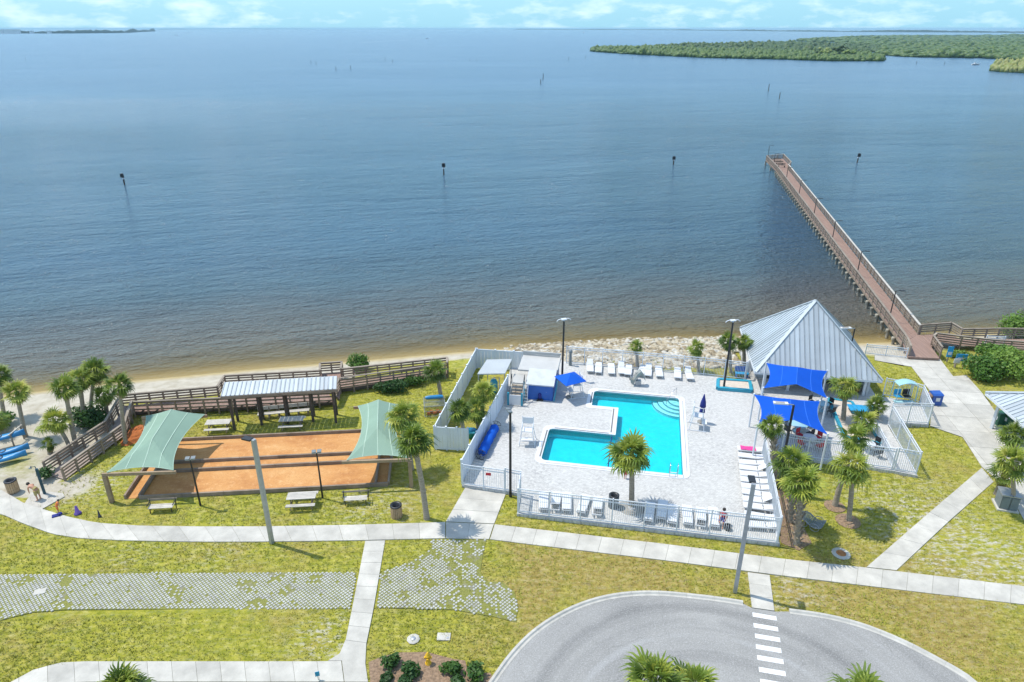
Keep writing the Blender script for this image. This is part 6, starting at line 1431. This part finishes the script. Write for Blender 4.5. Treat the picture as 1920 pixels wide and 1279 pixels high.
# wire cage with tarp roll beside the yard fence
ga, gb_ = G(797, 782), G(835, 780); t = empty('wire_cage', ga, 'wire storage cage against the equipment yard fence', 'cage'); d_ = V(.985, .17, 0); n_ = V(-.17, .985, 0); Lx, Ly, Lz = 1.75, 1.6, 1.0
for z_ in (0.02, Lz / 2, Lz):
    for v_ in (0, Ly): MB().bar(ga + n_ * v_ + V(0, 0, z_), ga + n_ * v_ + d_ * Lx + V(0, 0, z_), .04, .04).build('frame_bar', M['mesh_wire'], t)
    for u_ in (0, Lx): MB().bar(ga + d_ * u_ + V(0, 0, z_), ga + d_ * u_ + n_ * Ly + V(0, 0, z_), .04, .04).build('frame_bar', M['mesh_wire'], t)
wr = MB()
for k in range(15):
    u_ = Lx * (k + .5) / 15
    for v_ in (0, Ly): wr.bar(ga + d_ * u_ + n_ * v_, ga + d_ * u_ + n_ * v_ + V(0, 0, Lz), .012, .012)
    wr.bar(ga + d_ * u_ + V(0, 0, Lz), ga + d_ * u_ + n_ * Ly + V(0, 0, Lz), .012, .012); wr.bar(ga + n_ * (Ly * (k + .5) / 15), ga + n_ * (Ly * (k + .5) / 15) + V(0, 0, Lz), .012, .012); wr.bar(ga + n_ * (Ly * (k + .5) / 15) + V(0, 0, Lz), ga + d_ * Lx + n_ * (Ly * (k + .5) / 15) + V(0, 0, Lz), .012, .012)
o = wr.build('wire_mesh', M['mesh_wire'], t); o['kind'] = 'stuff'
rg_ = ga + n_ * 1.2 + d_ * .9 + V(0, 0, Lz + .18); r_ = MB().tube([rg_ + d_ * (-.75 + .25 * k) for k in range(7)], [.12, .17, .18, .17, .18, .17, .12], 10); tag(r_.build('tarp_roll', M['kayak']), 'rolled blue tarpaulin on top of the wire cage', 'tarpaulin')
for k in range(5): tag(MB().box(ga + d_ * (.35 + .25 * k) + n_ * (.4 + .2 * (k % 2)) + V(0, 0, .12), (.22, .3, .2), k).build('clay_block', M['mound']), ORD[k] + ' orange block from the left inside the wire cage', 'block', 'blocks in the wire cage')
# wavy metal bench under the booted palms
wb = G(1520, 985); t = empty('wave_bench', wb, 'dark wavy slatted metal bench under the booted palms', 'bench'); d_ = V(.76, -.65, 0); n_ = V(.65, .76, 0)
prof = [(s_ * .1 - .75, .42 + .14 * math.sin(s_ * .1 * 4.2 + .3)) for s_ in range(16)]
for v_ in (-.5, .5):
    MB().tube([wb + d_ * a + n_ * v_ + V(0, 0, z_) for a, z_ in prof], .03, 6).build('side_rail', M['galv'], t)
    for c_ in (-.4, .35): MB().tube([wb + d_ * (c_ + .3 * math.cos(q_)) + n_ * v_ + V(0, 0, .3 + .28 * math.sin(q_)) for q_ in [k * math.pi / 5 - math.pi / 2 * 0 for k in range(11)]], .022, 5).build('hoop_leg', M['galv'], t)
for a, z_ in prof: MB().bar(wb + d_ * a - n_ * .5 + V(0, 0, z_ + .03), wb + d_ * a + n_ * .5 + V(0, 0, z_ + .03), .07, .02).build('slat', M['grey_box'], t)
# sign pillar on the far deck by the rocks
g = G(1069, 685, D); t = empty('hose_post', g, 'grey standpipe at the left end of the far pool fence', 'standpipe'); MB().tube([g, g + V(0, 0, 1.3)], [.16, .12], 8).build('pipe', M['grey_box'], t); MB().lathe([(.16, 1.3), (.2, 1.4), (.16, 1.6), (0, 1.65)], 8, g).build('head', M['grey_box'], t)

# ================================================================ PEOPLE
def person(loc, rz, joints, edges, label, clothes, hair=True, scale=1.0):
    """body grown from a skeleton; joints {name: (x,y,z,r)} in metres, facing -Y"""
    t = empty('person', loc, label, 'person', None, rz); names = list(joints); me = bpy.data.meshes.new('body')
    me.from_pydata([tuple(c * scale for c in joints[n_][:3]) for n_ in names], [(names.index(a), names.index(b)) for a, b in edges], []); me.materials.append(M['skin'])
    o = link('body', me, t); o.modifiers.new('Skin', 'SKIN')
    sv = me.skin_vertices[0].data
    for i, n_ in enumerate(names): sv[i].radius = (joints[n_][3] * scale,) * 2; sv[i].use_root = (n_ == 'pelvis')
    ss = o.modifiers.new('Smooth', 'SUBSURF'); ss.levels = 2; ss.render_levels = 2
    for (nm, chain, extra, mt) in clothes:
        mb = MB()
        for c in chain: mb.tube([V(*joints[k][:3]) * scale for k in c], [(joints[k][3] * 1.12 + extra) * scale for k in c], 10)
        link(nm, mb.mesh(nm, mt), t)
    if hair:
        h = V(*joints['head'][:3]) * scale; link('hair', MB().lathe([(0, .135 * scale), (.09 * scale, .10 * scale), (.118 * scale, .02 * scale), (.112 * scale, -.03 * scale)], 12, h + V(0, .02, .01)).mesh('hair', M['hair']), t)
    return t
E0 = [('pelvis', 'waist'), ('waist', 'chest'), ('chest', 'neck'), ('neck', 'head'), ('chest', 'sl'), ('sl', 'el'), ('el', 'hl'), ('hl', 'fl'), ('chest', 'sr'), ('sr', 'er'), ('er', 'hr'), ('hr', 'fr'), ('pelvis', 'hipl'), ('hipl', 'kl'), ('kl', 'al'), ('al', 'tl'), ('pelvis', 'hipr'), ('hipr', 'kr'), ('kr', 'ar'), ('ar', 'tr')]
def stand(bend=0.0, armz=.0):
    J = {'pelvis': (0, 0, .95, .13), 'waist': (0, 0, 1.1, .115), 'chest': (0, 0, 1.32, .135), 'neck': (0, 0, 1.5, .055), 'head': (0, -.02, 1.64, .10), 'sl': (-.19, 0, 1.4, .06), 'el': (-.25, 0, 1.12, .045), 'hl': (-.26, -.08, .88, .032), 'fl': (-.26, -.11, .79, .02), 'sr': (.19, 0, 1.4, .06), 'er': (.25, 0, 1.12, .045), 'hr': (.26, -.08, .88, .032), 'fr': (.26, -.11, .79, .02), 'hipl': (-.1, 0, .88, .10), 'kl': (-.11, -.02, .5, .065), 'al': (-.11, .02, .08, .042), 'tl': (-.12, -.16, .03, .03), 'hipr': (.1, 0, .88, .10), 'kr': (.11, -.02, .5, .065), 'ar': (.11, .02, .08, .042), 'tr': (.12, -.16, .03, .03)}
    if bend:
        c, s = math.cos(bend), math.sin(bend)
        for k in ('waist', 'chest', 'neck', 'head', 'sl', 'sr', 'el', 'er', 'hl', 'hr', 'fl', 'fr'):
            x, y, z, r_ = J[k]; z -= .95; J[k] = (x, y * c - z * s, .95 + y * s + z * c, r_)
        for k, dz in (('el', -.24), ('er', -.24), ('hl', -.46), ('hr', -.46), ('fl', -.55), ('fr', -.55)):
            b = J['sl' if k[1] == 'l' else 'sr']; J[k] = (b[0] * (1.05), b[1] - .05, b[2] + dz, J[k][3])
    return J
CL = lambda top, bot: ([('shirt', [('waist', 'chest'), ('sl', 'chest', 'sr')], .01, top)] if top else []) + [('shorts', [('waist', 'pelvis'), ('hipl', 'kl'), ('hipr', 'kr')], .012, bot)]
person(G(74, 938), -1.9, stand(1.15), E0, 'shirtless person in khaki shorts bending at the beach shower', CL(None, M['khaki']))
person(G(110, 962), 2.2, stand(.5), E0, 'small child in orange swimwear stooping beside the walk', CL(M['orange'], M['orange']), True, .62)
person(G(1172, 897, D), .3, stand(), E0, 'small person in purple top and red shorts at the pool edge beside the palm', CL(M['purple'], M['redcloth']), True, .62)
person(G(1468, 778, D), .2, stand(), E0, 'small person in red seen between the two blue sails', CL(M['redcloth'], M['redcloth']), True, .75)
sit = stand(); dz = -.5
for k in sit: sit[k] = (sit[k][0], sit[k][1], sit[k][2] + dz, sit[k][3])
for s, q in (('l', -1), ('r', 1)): sit['k' + s] = (.12 * q, -.42, .46, .065); sit['a' + s] = (.12 * q, -.44, .08, .042); sit['t' + s] = (.13 * q, -.6, .03, .03); sit['h' + s] = (.15 * q, -.3, .52, .032); sit['f' + s] = (.13 * q, -.38, .5, .02)
person(G(1354, 982, D), pool_rz - .3, sit, E0, 'person in a red top sitting at the right end of the near loungers', CL(M['redcloth'], M['navy']))
tag(MB().lathe([(0, 0), (.2, 0), (.24, .2), (.2, .38), (.1, .4)], 10, G(1364, 993, D)).build('beach_bag', M['black']), 'black beach bag on the deck beside the seated person', 'bag')
tb = G(106, 968); b_ = MB().box(tb + V(0, 0, .06), (.5, .3, .1), .5); b_.box(tb + V(.2, .1, .14), (.25, .2, .1), 1.0); tag(b_.build('beach_toys', M['navy']), 'dark blue beach things lying by the child on the walk edge', 'bag')

# ================================================================ GRASS
hard = [deck_poly, road_poly, pz, ped, [CT(-1.1, -.1), CT(CLn + .2, -.1), CT(CLn + .2, CW + .1), CT(-1.1, CW + .1)]]
strips = [[(0, 917), (82, 955), (180, 980), (480, 987), (835, 979), (873, 912), (950, 920), (927, 983), (1480, 1049), (1919, 1099), (1919, 1133), (1480, 1080), (918, 1011), (835, 1009), (480, 1015), (236, 1013), (98, 1001), (0, 962)], [(685, 1011), (648, 1200), (600, 1240), (157, 1240), (62, 1256), (0, 1290), (690, 1290), (685, 1245), (722, 1010)], [(1841, 877), (1623, 1064), (1681, 1070), (1863, 903)], [(1402, 1068), (1443, 1075), (1452, 1147), (1410, 1141)],
          [(-60, 1079), (668, 1073), (655, 1141), (0, 1160)], [(816, 842), (872, 850), (960, 690), (893, 680)], [(232, 755), (420, 720), (640, 690), (840, 680), (840, 702), (640, 735), (626, 760), (250, 778)]]
hard = [[(p[0], p[1]) for p in h] for h in hard] + [[(p.x, p.y) for p in GP(s)] for s in strips]
n = 150000; qx = np.random.uniform(-50, 45, n); qy = 24 + 45 * np.random.rand(n) ** 1.3
ok = (np.abs(qx) < qy * .98 + 2) & (shore(qx) - qy > 6.3)
for h in hard: ok &= ~inside(h, qx, qy)
ok &= ~inside([(p.x, p.y) for p in GP([(-600, 700), (0, 735), (228, 735), (238, 800), (190, 835), (122, 893), (100, 935), (0, 930), (-600, 980)])], qx, qy)
qx, qy = qx[ok], qy[ok]; m = len(qx)
# thin where the soil is bare
th = np.zeros(m)
for (px, py, r_, a) in ((1860, 1045, 3.2, 1.0), (1790, 1010, 3, .75), (600, 1200, 1.6, .7), (1480, 1110, 1.8, .9), (150, 915, 2, .9)):
    g = G(px, py); th += a * np.exp(-((qx - g.x) ** 2 + (qy - g.y) ** 2) / (r_ * r_))
ok = np.random.rand(m) > th * .85; qx, qy = qx[ok], qy[ok]; m = len(qx)
az = np.random.rand(m, 3) * 6.28; hgt_ = np.random.uniform(.05, .13, (m, 3)); ln_ = np.random.uniform(.04, .12, (m, 3)); w = .022
base = np.stack([qx, qy, np.full(m, -.03)], 1)[:, None, :] + np.stack([np.random.uniform(-.05, .05, (m, 3)), np.random.uniform(-.05, .05, (m, 3)), np.zeros((m, 3))], 2)
sd_ = np.stack([-np.sin(az), np.cos(az), np.zeros_like(az)], 2) * w; tip = base + np.stack([np.cos(az) * ln_, np.sin(az) * ln_, hgt_], 2)
vv = np.stack([base - sd_, base + sd_, tip], 2).reshape(-1, 3); nf = m * 3
me = bpy.data.meshes.new('grass'); me.vertices.add(len(vv)); me.vertices.foreach_set('co', vv.ravel().astype(np.float32)); me.loops.add(nf * 3); me.loops.foreach_set('vertex_index', np.arange(nf * 3, dtype=np.int32)); me.polygons.add(nf); me.polygons.foreach_set('loop_start', np.arange(0, nf * 3, 3, dtype=np.int32)); me.update(calc_edges=True)
def mat_grass():
    m_, t, b, o = base_mat('grass_blades'); p = pos(t); n2 = noise(t, p, 6, 3, .7); n1 = noise(t, p, .5, 5, .62)
    col = ramp(t, math_(t, 'ADD', math_(t, 'MULTIPLY', n2, .6), math_(t, 'MULTIPLY', n1, .45)), [(.30, (.13, .17, .014)), (.46, (.27, .28, .026)), (.6, (.42, .39, .07)), (.76, (.57, .51, .21))])
    t.links.new(col, b.inputs['Base Color']); b.inputs['Roughness'].default_value = .8; return m_
me.materials.append(mat_grass()); tag(link('grass', me), 'short yellow green grass tufts over the lawn', kind='stuff')

# ================================================================ HAZE
hz = MB().box((0, 30000, 13.5), (130000, 90000, 39))
hm = bpy.data.materials.new('haze_air'); hm.use_nodes = True; t = hm.node_tree; t.nodes.clear(); o = N(t, 'ShaderNodeOutputMaterial'); pv_ = N(t, 'ShaderNodeVolumePrincipled'); pv_.inputs['Color'].default_value = (.55, .85, 1.0, 1); pv_.inputs['Density'].default_value = 7e-5; t.links.new(pv_.outputs[0], o.inputs['Volume'])
tag(hz.build('haze', hm), 'thin bluish haze over the bay', kind='stuff')
